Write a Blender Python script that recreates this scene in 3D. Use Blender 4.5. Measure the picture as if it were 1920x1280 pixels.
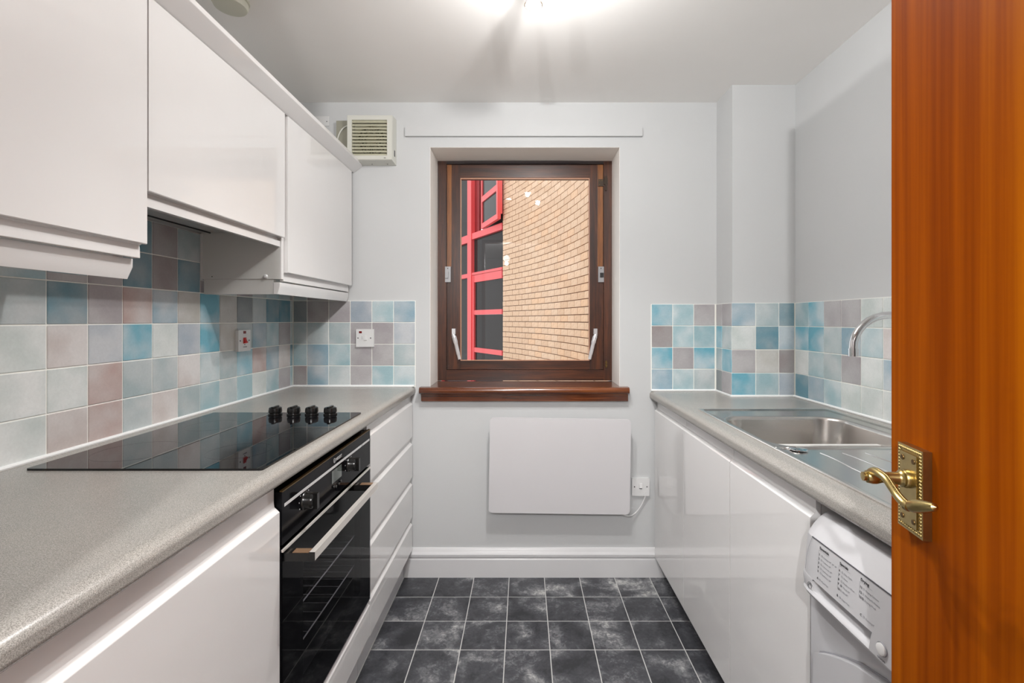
import bpy, bmesh, math, random
from mathutils import Vector, Matrix
random.seed(7)
for o in list(bpy.data.objects): bpy.data.objects.remove(o)
sc = bpy.context.scene
COL = sc.collection
PI = math.pi
F = 883.0; U0 = 982.0; V0 = 600.0; EYE = 1.26

# ------------------------------------------------------------------ camera
cam_d = bpy.data.cameras.new('camera')
cam_d.sensor_width = 36; cam_d.lens = 36*F/1920
cam_d.shift_x = -(U0-960)/1920; cam_d.shift_y = -(640-V0)/1920
cam_d.clip_start = 0.02; cam_d.clip_end = 200
cam = bpy.data.objects.new('camera', cam_d); COL.objects.link(cam)
cam.location = (0, 0, EYE); cam.rotation_euler = (PI/2, 0, 0)
sc.camera = cam
# ------------------------------------------------------------------ world, lights, exposure
W = bpy.data.worlds.new('sky'); sc.world = W; W.use_nodes = True
nt = W.node_tree; nt.nodes.clear()
bgn = nt.nodes.new('ShaderNodeBackground'); out = nt.nodes.new('ShaderNodeOutputWorld')
bgn.inputs[0].default_value = (0.93, 0.96, 1.0, 1); bgn.inputs[1].default_value = 0.97
nt.links.new(bgn.outputs[0], out.inputs[0])
sc.view_settings.view_transform = 'Standard'
sc.view_settings.look = 'None'
sc.view_settings.exposure = 0.74
sc.view_settings.gamma = 1.0
sc.view_settings.use_curve_mapping = False
sc.cycles.max_bounces = 16; sc.cycles.diffuse_bounces = 10; sc.cycles.glossy_bounces = 6; sc.cycles.transparent_max_bounces = 12

def light(name, kind, loc, power, color=(1, 1, 1), radius=0.02, rot=None, size=None):
    d = bpy.data.lights.new(name, kind); d.energy = power; d.color = color
    if kind == 'AREA':
        d.shape = 'RECTANGLE'; d.size, d.size_y = size
    else: d.shadow_soft_size = radius
    o = bpy.data.objects.new(name, d); COL.objects.link(o); o.location = loc
    if rot: o.rotation_euler = rot
    return o
HEADS = [(0.115, 1.21, 2.235), (0.03, 1.46, 2.235), (-0.12, 1.28, 2.235)]
for k_, pw, kd in ((0, 12.5, 'POINT'), (0, 13, 'SPOT'), (1, 3.2, 'POINT'), (1, 13, 'SPOT'), (2, 7, 'SPOT')):     # spill and beam of each head
    h = HEADS[k_]
    L_ = light('lamp_light', kd, (h[0], h[1], h[2]-0.012), pw, (1.0, 0.985, 0.965), 0.016)
    if kd == 'SPOT': L_.data.spot_size = math.radians(122); L_.data.spot_blend = 0.7
light('hall_light', 'POINT', (-0.22, -0.95, 1.985), 75, (1.0, 0.985, 0.975), 0.02)

# ------------------------------------------------------------------ helpers
def lin(r, g, b):
    f = lambda c: (c/255/12.92) if c/255 <= 0.04045 else ((c/255+0.055)/1.055)**2.4
    return (f(r), f(g), f(b), 1)
WL = {}
def wl(o): return WL.get(o.name, Vector((0, 0, 0))) if o else Vector((0, 0, 0))
def props(o, label=None, cat=None, group=None, kind=None):
    if label: o['label'] = label
    if cat: o['category'] = cat
    if group: o['group'] = group
    if kind: o['kind'] = kind
    return o
def thing(name, loc, label=None, cat=None, group=None, kind=None):
    o = bpy.data.objects.new(name, None); COL.objects.link(o)
    o.empty_display_size = 0.05
    o.location = loc; WL[o.name] = Vector(loc)
    return props(o, label, cat, group, kind)
def obj(name, bm, mat, parent=None, bev=0, seg=2, smooth=35, **kw):
    if bev:
        es = [e for e in bm.edges if len(e.link_faces) == 2 and e.calc_face_angle(0) > 0.6]
        bmesh.ops.bevel(bm, geom=es, offset=bev, segments=seg, affect='EDGES', profile=0.5, clamp_overlap=True)
    bmesh.ops.recalc_face_normals(bm, faces=bm.faces)
    xs = [v.co for v in bm.verts]
    org = Vector(((min(v.x for v in xs)+max(v.x for v in xs))/2, (min(v.y for v in xs)+max(v.y for v in xs))/2, min(v.z for v in xs)))
    bmesh.ops.translate(bm, verts=bm.verts, vec=-org)
    me = bpy.data.meshes.new(name); bm.to_mesh(me); bm.free()
    if smooth:
        for p in me.polygons: p.use_smooth = True
        me.set_sharp_from_angle(angle=math.radians(smooth))
    if isinstance(mat, (list, tuple)):
        for m_ in mat: me.materials.append(m_)
    else: me.materials.append(mat)
    o = bpy.data.objects.new(name, me); COL.objects.link(o)
    if smooth and len(me.polygons) < 400:
        wn_ = o.modifiers.new('weighted normals', 'WEIGHTED_NORMAL'); wn_.keep_sharp = True; wn_.weight = 100
    WL[o.name] = org.copy()
    if parent: o.parent = parent
    o.location = org - wl(parent)
    return props(o, **kw)
def B(): return bmesh.new()
def box(bm, x0, x1, y0, y1, z0, z1, M=None):
    vs = [bm.verts.new(Vector((x, y, z)) if M is None else M @ Vector((x, y, z))) for x in (x0, x1) for y in (y0, y1) for z in (z0, z1)]
    for f in ((0,1,3,2), (4,6,7,5), (0,4,5,1), (2,3,7,6), (0,2,6,4), (1,5,7,3)):
        bm.faces.new([vs[i] for i in f])
    return bm
def bx(*a, **k): return box(B(), *a, **k)
AX = {'x': lambda a, p, q: (a, p, q), 'y': lambda a, p, q: (p, a, q), 'z': lambda a, p, q: (p, q, a)}
def prism(bm, poly, axis, a0, a1, M=None):
    """polygon in the plane across axis (x: y,z / y: x,z / z: x,y), extruded a0..a1"""
    f = AX[axis]
    tr = (lambda c: Vector(c)) if M is None else (lambda c: M @ Vector(c))
    A = [bm.verts.new(tr(f(a0, p, q))) for p, q in poly]
    Bv = [bm.verts.new(tr(f(a1, p, q))) for p, q in poly]
    n = len(poly)
    bm.faces.new(A); bm.faces.new(Bv[::-1])
    for i in range(n): bm.faces.new((A[i], Bv[i], Bv[(i+1) % n], A[(i+1) % n]))
    return bm
def rr(x0, x1, y0, y1, r, n=6):
    pts = []
    for cx, cy, a in ((x1-r, y1-r, 0), (x0+r, y1-r, 90), (x0+r, y0+r, 180), (x1-r, y0+r, 270)):
        for i in range(n+1):
            t = math.radians(a+90*i/n); pts.append((cx+r*math.cos(t), cy+r*math.sin(t)))
    return pts
def frame_of(d):
    d = d.normalized(); u = Vector((0, 0, 1)) if abs(d.z) < 0.9 else Vector((1, 0, 0))
    a = d.cross(u).normalized(); return a, d.cross(a).normalized()
def rings(bm, rs, close=False, caps=True):
    n = len(rs[0]); V = [[bm.verts.new(p) for p in r] for r in rs]
    for i in range(len(V)-1 + (1 if close else 0)):
        a, b = V[i], V[(i+1) % len(V)]
        for j in range(n): bm.faces.new((a[j], a[(j+1) % n], b[(j+1) % n], b[j]))
    if caps and not close:
        bm.faces.new(V[0][::-1]); bm.faces.new(V[-1])
    return bm
def lathe(bm, prof, c, d=(0, 0, 1), seg=28):
    """prof: (radius, height) along direction d from c"""
    c = Vector(c); d = Vector(d).normalized(); a, b = frame_of(d)
    rs = [[c+d*h+(a*math.cos(2*PI*k/seg)+b*math.sin(2*PI*k/seg))*max(r, 1e-5) for k in range(seg)] for r, h in prof]
    return rings(bm, rs)
def cyl(bm, p0, p1, r, r1=None, seg=20):
    p0 = Vector(p0); p1 = Vector(p1); d = p1-p0
    return lathe(bm, [(r, 0), (r if r1 is None else r1, d.length)], p0, d, seg)
def tube(bm, pts, r, seg=12, flat=1.0, ref=None):
    pts = [Vector(p) for p in pts]; rs = []; n = len(pts)
    R = r if isinstance(r, (list, tuple)) else [r]*n
    pa = None
    for i, p in enumerate(pts):
        d = (pts[min(i+1, n-1)]-pts[max(i-1, 0)]).normalized()
        if ref is not None:
            a = d.cross(Vector(ref)).normalized()
        elif pa is None: a, _ = frame_of(d)
        else: a = (pa - d*pa.dot(d)).normalized()
        pa = a; b = d.cross(a)
        rs.append([p+(a*math.cos(2*PI*k/seg)+b*math.sin(2*PI*k/seg)*flat)*R[i] for k in range(seg)])
    return rings(bm, rs)
def spline(P, n=8):
    P = [Vector(p) for p in P]; Q = [P[0]*2-P[1]]+P+[P[-1]*2-P[-2]]; out = []
    for i in range(1, len(Q)-2):
        for k in range(n):
            t = k/n; p0, p1, p2, p3 = Q[i-1:i+3]
            out.append(0.5*((2*p1)+(p2-p0)*t+(2*p0-5*p1+4*p2-p3)*t*t+(3*p1-p0-3*p2+p3)*t**3))
    out.append(P[-1]); return out
def text(name, s, size, M, mat, parent, depth=0.0002, align='LEFT', bold=0):
    cu = bpy.data.curves.new('lettering', 'FONT'); cu.body = s; cu.size = size; cu.align_x = align
    cu.extrude = depth; cu.resolution_u = 2; cu.offset = bold*size
    t = bpy.data.objects.new('tmp', cu); COL.objects.link(t)
    bpy.context.view_layer.update()
    me = bpy.data.meshes.new_from_object(t)
    bpy.data.objects.remove(t)
    bm = B(); bm.from_mesh(me); bpy.data.meshes.remove(me)
    if not bm.verts: bm.free(); return None
    bmesh.ops.transform(bm, matrix=M, verts=bm.verts)
    return obj(name, bm, mat, parent, smooth=0)
def mat3(origin, ex, ey):
    ex = Vector(ex).normalized(); ey = Vector(ey).normalized(); ez = ex.cross(ey)
    m = Matrix((ex, ey, ez)).transposed().to_4x4(); m.translation = Vector(origin); return m

# ------------------------------------------------------------------ materials
MT = {}
def nm(name):
    m = bpy.data.materials.new(name); m.use_nodes = True; n = m.node_tree.nodes; l = m.node_tree.links
    return m, n, l, n['Principled BSDF']
def plain(name, col, rough=0.4, metal=0, coat=0, spec=0.5, bump=0, bscale=200, var=0, vscale=5):
    m, n, l, p = nm(name)
    p.inputs['Base Color'].default_value = col; p.inputs['Roughness'].default_value = rough
    p.inputs['Metallic'].default_value = metal; p.inputs['Coat Weight'].default_value = coat
    p.inputs['Coat Roughness'].default_value = 0.05
    p.inputs['Specular IOR Level'].default_value = spec
    tc = n.new('ShaderNodeTexCoord')
    nz = n.new('ShaderNodeTexNoise'); nz.inputs['Scale'].default_value = vscale; nz.inputs['Detail'].default_value = 4
    l.new(tc.outputs['Object'], nz.inputs['Vector'])
    mx = n.new('ShaderNodeMix'); mx.data_type = 'RGBA'; mx.blend_type = 'MIX'
    v = var if var else 0.02
    mx.inputs[6].default_value = tuple(c*(1-v) for c in col[:3])+(1,); mx.inputs[7].default_value = tuple(min(1, c*(1+v)) for c in col[:3])+(1,)
    l.new(nz.outputs['Fac'], mx.inputs[0]); l.new(mx.outputs[2], p.inputs['Base Color'])
    if bump:
        n2 = n.new('ShaderNodeTexNoise'); n2.inputs['Scale'].default_value = bscale; n2.inputs['Detail'].default_value = 3
        l.new(tc.outputs['Object'], n2.inputs['Vector'])
        b = n.new('ShaderNodeBump'); b.inputs['Strength'].default_value = bump; b.inputs['Distance'].default_value = 0.002
        l.new(n2.outputs['Fac'], b.inputs['Height']); l.new(b.outputs['Normal'], p.inputs['Normal'])
    MT[name] = m; return m
def ramp(n, pts):
    r = n.new('ShaderNodeValToRGB'); e = r.color_ramp.elements
    e[0].position, e[0].color = pts[0]; e[1].position, e[1].color = pts[-1]
    for p, c in pts[1:-1]:
        x = e.new(p); x.color = c
    return r
WALL = plain('painted wall', (0.545, 0.555, 0.56, 1), 0.6, bump=0.12, bscale=350)
CEIL = plain('ceiling paint', (0.9, 0.885, 0.865, 1), 0.75, bump=0.1, bscale=250)
REV = plain('reveal paint with daylight', (0.90, 0.87, 0.83, 1), 0.55, bump=0.1)  # paler than the wall: daylight on the reveal is put into the colour
GLOSS = plain('white gloss laminate', (0.725, 0.715, 0.71, 1), 0.03, coat=0.25)
MT['white gloss laminate'].node_tree.nodes['Principled BSDF'].inputs['Coat Roughness'].default_value = 0.015
CARC = plain('white melamine', (0.70, 0.69, 0.67, 1), 0.35)
SATIN = plain('white satin paint', (0.64, 0.64, 0.65, 1), 0.3)
SIDEP = plain('grey white side panel', (0.62, 0.62, 0.60, 1), 0.4)
PLAST = plain('white plastic', (0.68, 0.68, 0.68, 1), 0.25)
WMW = plain('white appliance enamel', (0.48, 0.48, 0.495, 1), 0.28)
HEAT = plain('white enamel heater', (0.60, 0.59, 0.605, 1), 0.3)
CREAM = plain('aged cream plastic', lin(206, 206, 198), 0.4)
CREAM2 = plain('yellowed louvre plastic', lin(202, 200, 178), 0.45)
ALARM = plain('alarm plastic', lin(205, 205, 190), 0.45)
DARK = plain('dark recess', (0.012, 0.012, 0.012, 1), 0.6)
BLACK = plain('black enamel', (0.004, 0.004, 0.005, 1), 0.1, spec=0.06)
BPLAST = plain('black plastic', (0.006, 0.006, 0.006, 1), 0.22)
HOBG = plain('black ceramic glass', (0.004, 0.004, 0.005, 1), 0.012, spec=0.5)
STEEL = plain('brushed steel', (0.60, 0.575, 0.55, 1), 0.27, metal=1)
RIMST = plain('bright steel', (0.74, 0.72, 0.70, 1), 0.2, metal=1)
CHROME = plain('chrome', (0.75, 0.75, 0.76, 1), 0.06, metal=1)
ALU = plain('satin aluminium', (0.74, 0.71, 0.67, 1), 0.36, metal=0.5)
COPP = plain('bronze film', (0.45, 0.28, 0.17, 1), 0.35, metal=0.7)
MATTB = plain('matt black enamel', (0.004, 0.004, 0.005, 1), 0.5, spec=0.05)
SATC = plain('satin chrome', (0.78, 0.78, 0.80, 1), 0.28, metal=0.75)
SILV = plain('silver print', (0.55, 0.55, 0.55, 1), 0.35)
GREYM = plain('grey cast metal', (0.30, 0.30, 0.31, 1), 0.4, metal=0.5)
BRASS = plain('aged brass', (0.43, 0.33, 0.14, 1), 0.3, metal=1, var=0.25, vscale=60)
BRASSD = plain('tarnished brass', (0.16, 0.10, 0.04, 1), 0.4, metal=1)
IRON = plain('dark bronze hinge', (0.05, 0.035, 0.025, 1), 0.4, metal=0.6)
GROUTW = plain('white grout', lin(240, 240, 234), 0.7)
GROUTF = plain('grey floor grout', lin(190, 190, 188), 0.7)
SEAL = plain('white silicone sealant', lin(240, 242, 242), 0.35)
RED = plain('red rocker', lin(190, 20, 15), 0.3)
NEON = plain('dark red neon', lin(110, 10, 8), 0.25)
PRINT = plain('grey print', lin(70, 70, 75), 0.5)
PRINTL = plain('light grey print', lin(150, 150, 155), 0.5)
BLK = plain('black print', lin(25, 25, 28), 0.5)
REDP = plain('red window paint', lin(242, 86, 88), 0.4)
REDD = plain('dark red panel', lin(140, 0, 12), 0.5)
DGLASS = plain('window glass with room dark', (0.028, 0.023, 0.022, 1), 0.04, spec=0.08)  # darkness of the rooms behind is put into the pane colour
LCD = plain('grey display glass', (0.12, 0.14, 0.13, 1), 0.05, coat=1)
MORTAR = plain('dark brown mortar', lin(110, 72, 50), 0.9)
HOODG = plain('grey hood metal', (0.5, 0.5, 0.49, 1), 0.35, metal=0.4)
RENDER = plain('outside render', lin(190, 170, 145), 0.9)
PAVE = plain('outside paving', lin(150, 140, 130), 0.9)
CARPET = plain('hall carpet', lin(170, 160, 150), 0.95, bump=0.5, bscale=600)

def emis(name, col, s):
    m, n, l, p = nm(name); p.inputs['Emission Color'].default_value = col; p.inputs['Emission Strength'].default_value = s
    p.inputs['Base Color'].default_value = col; return m
BULB = emis('lit bulb', (1, 0.97, 0.93, 1), 60)

def glass(name, tint, ior=1.5, rough=0.0):
    m = bpy.data.materials.new(name); m.use_nodes = True; n = m.node_tree.nodes; l = m.node_tree.links; n.clear()
    o = n.new('ShaderNodeOutputMaterial'); mx = n.new('ShaderNodeMixShader'); fr = n.new('ShaderNodeFresnel'); fr.inputs[0].default_value = ior
    t = n.new('ShaderNodeBsdfTransparent'); t.inputs[0].default_value = tint
    g = n.new('ShaderNodeBsdfGlossy'); g.inputs['Roughness'].default_value = rough
    ge = n.new('ShaderNodeNewGeometry'); inv = n.new('ShaderNodeMath'); inv.operation = 'SUBTRACT'; inv.inputs[0].default_value = 1.0
    mu = n.new('ShaderNodeMath'); mu.operation = 'MULTIPLY'
    l.new(ge.outputs['Backfacing'], inv.inputs[1]); l.new(inv.outputs[0], mu.inputs[0]); l.new(fr.outputs[0], mu.inputs[1])
    l.new(mu.outputs[0], mx.inputs[0]); l.new(t.outputs[0], mx.inputs[1]); l.new(g.outputs[0], mx.inputs[2]); l.new(mx.outputs[0], o.inputs[0])
    return m
PANE = glass('clear window glass', (0.97, 0.98, 0.975, 1))
OVG = glass('tinted oven glass', (0.62, 0.62, 0.64, 1), 1.16)

def wood(name, dark, mid, light, axis='z', scale=22, rough=0.3, coat=0.4, stretch=0.04, fine=7):
    m, n, l, p = nm(name)
    tc = n.new('ShaderNodeTexCoord'); mp = n.new('ShaderNodeMapping')
    s = [1, 1, 1]; s['xyz'.index(axis)] = stretch; mp.inputs['Scale'].default_value = s
    l.new(tc.outputs['Object'], mp.inputs['Vector'])
    a = n.new('ShaderNodeTexNoise'); a.inputs['Scale'].default_value = scale; a.inputs['Detail'].default_value = 3; a.inputs['Distortion'].default_value = 0.6
    b = n.new('ShaderNodeTexNoise'); b.inputs['Scale'].default_value = scale*fine; b.inputs['Detail'].default_value = 4
    l.new(mp.outputs[0], a.inputs['Vector']); l.new(mp.outputs[0], b.inputs['Vector'])
    mm = n.new('ShaderNodeMath'); mm.operation = 'MULTIPLY_ADD'; mm.inputs[1].default_value = 0.35
    l.new(b.outputs['Fac'], mm.inputs[0])
    m2 = n.new('ShaderNodeMath'); m2.operation = 'MULTIPLY'; m2.inputs[1].default_value = 0.65
    l.new(a.outputs['Fac'], m2.inputs[0]); l.new(m2.outputs[0], mm.inputs[2])
    r = ramp(n, [(0.36, dark), (0.5, mid), (0.64, light)])
    l.new(mm.outputs[0], r.inputs[0]); l.new(r.outputs[0], p.inputs['Base Color'])
    p.inputs['Roughness'].default_value = rough; p.inputs['Coat Weight'].default_value = coat; p.inputs['Coat Roughness'].default_value = 0.12
    bp = n.new('ShaderNodeBump'); bp.inputs['Strength'].default_value = 0.08; bp.inputs['Distance'].default_value = 0.001
    l.new(b.outputs['Fac'], bp.inputs['Height']); l.new(bp.outputs[0], p.inputs['Normal'])
    return m
WDOOR = wood('sapele door veneer', lin(106, 42, 1), lin(136, 64, 2), lin(166, 90, 4), 'z', 8, 0.45, 0.0, 0.02, 8)
WDOOR.node_tree.nodes['Principled BSDF'].inputs['Specular IOR Level'].default_value = 0.02
WFR = wood('dark mahogany frame', lin(38, 17, 6), lin(62, 29, 11), lin(88, 45, 18), 'z', 30, 0.35, 0.12, 0.06)
WFRH = wood('dark mahogany rail', lin(38, 17, 6), lin(62, 29, 11), lin(88, 45, 18), 'x', 30, 0.35, 0.12, 0.06)
WLT = wood('worn amber strip', lin(96, 52, 22), lin(128, 76, 30), lin(150, 96, 44), 'z', 30, 0.35, 0.3, 0.06)
WSILL = wood('reddish sill wood', lin(54, 23, 9), lin(86, 40, 15), lin(122, 66, 30), 'x', 26, 0.22, 0.6, 0.05)
BEAD = plain('pale bead', lin(190, 140, 112), 0.4)
DSTR = plain('near black wood strip', lin(40, 24, 22), 0.5)

def laminate():
    m, n, l, p = nm('grey speckled laminate')
    tc = n.new('ShaderNodeTexCoord')
    a = n.new('ShaderNodeTexNoise'); a.inputs['Scale'].default_value = 720; a.inputs['Detail'].default_value = 2; a.inputs['Roughness'].default_value = 0.7
    b = n.new('ShaderNodeTexNoise'); b.inputs['Scale'].default_value = 12; b.inputs['Detail'].default_value = 4
    l.new(tc.outputs['Object'], a.inputs['Vector']); l.new(tc.outputs['Object'], b.inputs['Vector'])
    r = ramp(n, [(0.34, lin(120, 116, 112)), (0.5, lin(151, 148, 143)), (0.66, lin(178, 174, 168))])
    l.new(a.outputs['Fac'], r.inputs[0])
    mx = n.new('ShaderNodeMix'); mx.data_type = 'RGBA'; mx.blend_type = 'MULTIPLY'; mx.inputs[0].default_value = 0.6
    r2 = ramp(n, [(0.3, (0.9, 0.9, 0.9, 1)), (0.7, (1, 0.99, 0.97, 1))]); l.new(b.outputs['Fac'], r2.inputs[0])
    l.new(r.outputs[0], mx.inputs[6]); l.new(r2.outputs[0], mx.inputs[7]); l.new(mx.outputs[2], p.inputs['Base Color'])
    p.inputs['Roughness'].default_value = 0.27
    bp = n.new('ShaderNodeBump'); bp.inputs['Strength'].default_value = 0.1; bp.inputs['Distance'].default_value = 0.0004
    l.new(a.outputs['Fac'], bp.inputs['Height']); l.new(bp.outputs[0], p.inputs['Normal'])
    return m
LAM = laminate()

def walltile():
    m, n, l, p = nm('glazed wall tile')
    oi = n.new('ShaderNodeObjectInfo'); tc = n.new('ShaderNodeTexCoord')
    add = n.new('ShaderNodeVectorMath'); add.operation = 'MULTIPLY_ADD'
    l.new(oi.outputs['Random'], add.inputs[0]); add.inputs[1].default_value = (37, 53, 71); l.new(tc.outputs['Object'], add.inputs[2])
    a = n.new('ShaderNodeTexNoise'); a.inputs['Scale'].default_value = 9; a.inputs['Detail'].default_value = 2; a.inputs['Roughness'].default_value = 0.45
    l.new(add.outputs[0], a.inputs['Vector'])
    r = ramp(n, [(0.36, (0, 0, 0, 1)), (0.66, (1, 1, 1, 1))]); l.new(a.outputs['Fac'], r.inputs[0])
    # towards a greyer glaze
    hs = n.new('ShaderNodeHueSaturation'); hs.inputs['Saturation'].default_value = 0.35; hs.inputs['Value'].default_value = 1.14
    l.new(oi.outputs['Color'], hs.inputs['Color'])
    hs2 = n.new('ShaderNodeHueSaturation'); hs2.inputs['Saturation'].default_value = 1.05; hs2.inputs['Value'].default_value = 0.92
    l.new(oi.outputs['Color'], hs2.inputs['Color'])
    mx = n.new('ShaderNodeMix'); mx.data_type = 'RGBA'
    l.new(r.outputs[0], mx.inputs[0]); l.new(hs2.outputs[0], mx.inputs[6]); l.new(hs.outputs[0], mx.inputs[7])
    b = n.new('ShaderNodeTexNoise'); b.inputs['Scale'].default_value = 160; b.inputs['Detail'].default_value = 2
    l.new(tc.outputs['Object'], b.inputs['Vector'])
    r3 = ramp(n, [(0.3, (0.93, 0.93, 0.93, 1)), (0.7, (1.0, 1.0, 1.0, 1))]); l.new(b.outputs['Fac'], r3.inputs[0])
    m3 = n.new('ShaderNodeMix'); m3.data_type = 'RGBA'; m3.blend_type = 'MULTIPLY'; m3.inputs[0].default_value = 1
    l.new(mx.outputs[2], m3.inputs[6]); l.new(r3.outputs[0], m3.inputs[7]); l.new(m3.outputs[2], p.inputs['Base Color'])
    p.inputs['Roughness'].default_value = 0.3; p.inputs['Specular IOR Level'].default_value = 0.4
    bp = n.new('ShaderNodeBump'); bp.inputs['Strength'].default_value = 0.06; bp.inputs['Distance'].default_value = 0.001
    l.new(b.outputs['Fac'], bp.inputs['Height']); l.new(bp.outputs[0], p.inputs['Normal'])
    return m
TILE = walltile()

def floortile():
    m, n, l, p = nm('dark slate vinyl tile')
    oi = n.new('ShaderNodeObjectInfo'); tc = n.new('ShaderNodeTexCoord')
    add = n.new('ShaderNodeVectorMath'); add.operation = 'MULTIPLY_ADD'
    l.new(oi.outputs['Random'], add.inputs[0]); add.inputs[1].default_value = (31, 47, 13); l.new(tc.outputs['Object'], add.inputs[2])
    a = n.new('ShaderNodeTexNoise'); a.inputs['Scale'].default_value = 6; a.inputs['Detail'].default_value = 4; a.inputs['Roughness'].default_value = 0.55; a.inputs['Distortion'].default_value = 0.4
    b = n.new('ShaderNodeTexNoise'); b.inputs['Scale'].default_value = 55; b.inputs['Detail'].default_value = 5; b.inputs['Roughness'].default_value = 0.7; b.inputs['Distortion'].default_value = 1.0
    l.new(add.outputs[0], a.inputs['Vector']); l.new(add.outputs[0], b.inputs['Vector'])
    mm = n.new('ShaderNodeMath'); mm.operation = 'MULTIPLY_ADD'; mm.inputs[1].default_value = 0.3; l.new(b.outputs['Fac'], mm.inputs[0])
    m2 = n.new('ShaderNodeMath'); m2.operation = 'MULTIPLY'; m2.inputs[1].default_value = 0.7; l.new(a.outputs['Fac'], m2.inputs[0]); l.new(m2.outputs[0], mm.inputs[2])
    r = ramp(n, [(0.38, lin(40, 41, 45)), (0.50, lin(70, 71, 76)), (0.57, lin(112, 113, 116)), (0.66, lin(185, 185, 183))])
    l.new(mm.outputs[0], r.inputs[0]); l.new(r.outputs[0], p.inputs['Base Color'])
    p.inputs['Roughness'].default_value = 0.42
    bp = n.new('ShaderNodeBump'); bp.inputs['Strength'].default_value = 0.15; bp.inputs['Distance'].default_value = 0.001
    l.new(b.outputs['Fac'], bp.inputs['Height']); l.new(bp.outputs[0], p.inputs['Normal'])
    return m
FTILE = floortile()

def brickm():
    m, n, l, p = nm('pale buff brick')
    oi = n.new('ShaderNodeObjectInfo'); tc = n.new('ShaderNodeTexCoord')
    r = ramp(n, [(0.0, lin(228, 189, 156)), (0.5, lin(238, 203, 172)), (1.0, lin(241, 198, 161))])
    l.new(oi.outputs['Random'], r.inputs[0])
    b = n.new('ShaderNodeTexNoise'); b.inputs['Scale'].default_value = 40; b.inputs['Detail'].default_value = 4
    l.new(tc.outputs['Object'], b.inputs['Vector'])
    r3 = ramp(n, [(0.3, (0.84, 0.82, 0.8, 1)), (0.65, (1.0, 1.0, 1.0, 1))]); l.new(b.outputs['Fac'], r3.inputs[0])
    m3 = n.new('ShaderNodeMix'); m3.data_type = 'RGBA'; m3.blend_type = 'MULTIPLY'; m3.inputs[0].default_value = 1
    l.new(r.outputs[0], m3.inputs[6]); l.new(r3.outputs[0], m3.inputs[7]); l.new(m3.outputs[2], p.inputs['Base Color'])
    p.inputs['Roughness'].default_value = 0.85
    return m
BRICK = brickm()

# ------------------------------------------------------------------ room shell
XL, XR, YB, ZC = -1.14, 1.238, 2.32, 2.332      # left, right, back wall faces, ceiling
TT = 0.006                                       # tile thickness
YF = -0.07                                       # inner face of the wall with the doorway
OX0, OX1, OZ0, OZ1 = -0.4615, 0.473, 0.935, 2.112  # window opening
def struct(name, bm, m, label, cat='wall', **k): return obj(name, bm, m, label=label, cat=cat, kind='structure', **k)
wl_left = struct('wall_left', bx(XL-0.1, XL, YF-0.1, YB+0.32, 0, ZC), WALL, 'left kitchen wall, white paint above blue and mauve tiles')
wl_right = struct('wall_right', bx(XR, XR+0.1, YF-0.1, YB+0.32, 0, ZC), WALL, 'right kitchen wall, white paint above tiles behind the sink')
bm = B()
box(bm, XL, OX0, YB, YB+0.32, 0, ZC); box(bm, OX1, XR, YB, YB+0.32, 0, ZC)
box(bm, OX0, OX1, YB, YB+0.32, OZ1, ZC); box(bm, OX0, OX1, YB, YB+0.32, 0, OZ0-0.035)
wl_back = struct('wall_back', bm, WALL, 'back kitchen wall with the window, heater and extractor fan')
bm = B()
box(bm, XL, -0.46, YF-0.1, YF, 0, ZC); box(bm, 0.47, XR, YF-0.1, YF, 0, ZC); box(bm, -0.46, 0.47, YF-0.1, YF, 2.14, ZC)
struct('wall_front', bm, WALL, 'kitchen wall around the doorway the photo is taken from')
struct('ceiling', bx(XL-0.1, XR+0.1, YF-0.1, YB+0.32, ZC, ZC+0.1), CEIL, 'plain off white kitchen ceiling', 'ceiling')
BXX, BXY = 0.950, 2.146                          # boxing: left face x, front face y
wl_box = struct('wall_boxing', bx(BXX, XR, BXY, YB, 0, ZC), WALL, 'boxed pillar in the back right corner, white above tiles')
# reveals
rv = B()
box(rv, OX0-0.0005, OX0+0.0015, YB+0.001, YB+0.198, OZ0, OZ1); box(rv, OX1-0.0015, OX1+0.0005, YB+0.001, YB+0.198, OZ0, OZ1)
box(rv, OX0, OX1, YB+0.001, YB+0.198, OZ1-0.0015, OZ1+0.0005)
obj('reveal_lining', rv, REV, wl_back)
# floor: a grout bed with single vinyl tiles on it
FP = 0.1718
fl = struct('floor', bx(XL-0.1, XR+0.1, YF-0.1, YB+0.1, -0.1, 0.0), GROUTF, 'dark slate effect tiled kitchen floor with pale joints', 'floor')
fx = [-0.415+FP*k for k in range(-2, 9)]
fy = [2.3154-FP*k for k in range(-1, 15)]
mesh_cache = {}
def slab_mesh(key, size, matx, axis_bev=0.0012):
    if key in mesh_cache: return mesh_cache[key]
    b_ = B(); sx, sy, sz = size; box(b_, -sx/2, sx/2, -sy/2, sy/2, -sz/2, sz/2)
    bmesh.ops.recalc_face_normals(b_, faces=b_.faces)
    bmesh.ops.bevel(b_, geom=[e for e in b_.edges], offset=axis_bev, segments=1, affect='EDGES')
    me = bpy.data.meshes.new('tile'); b_.to_mesh(me); b_.free(); me.materials.append(matx)
    mesh_cache[key] = me; return me
def tile_at(name, c, size, parent, matx, color=None, bev=0.0012):
    key = (matx.name,)+tuple(round(s, 4) for s in size)
    o = bpy.data.objects.new(name, slab_mesh(key, size, matx, bev)); COL.objects.link(o)
    o.parent = parent; o.location = Vector(c)-wl(parent)
    if color: o.color = color
    return o
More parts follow.
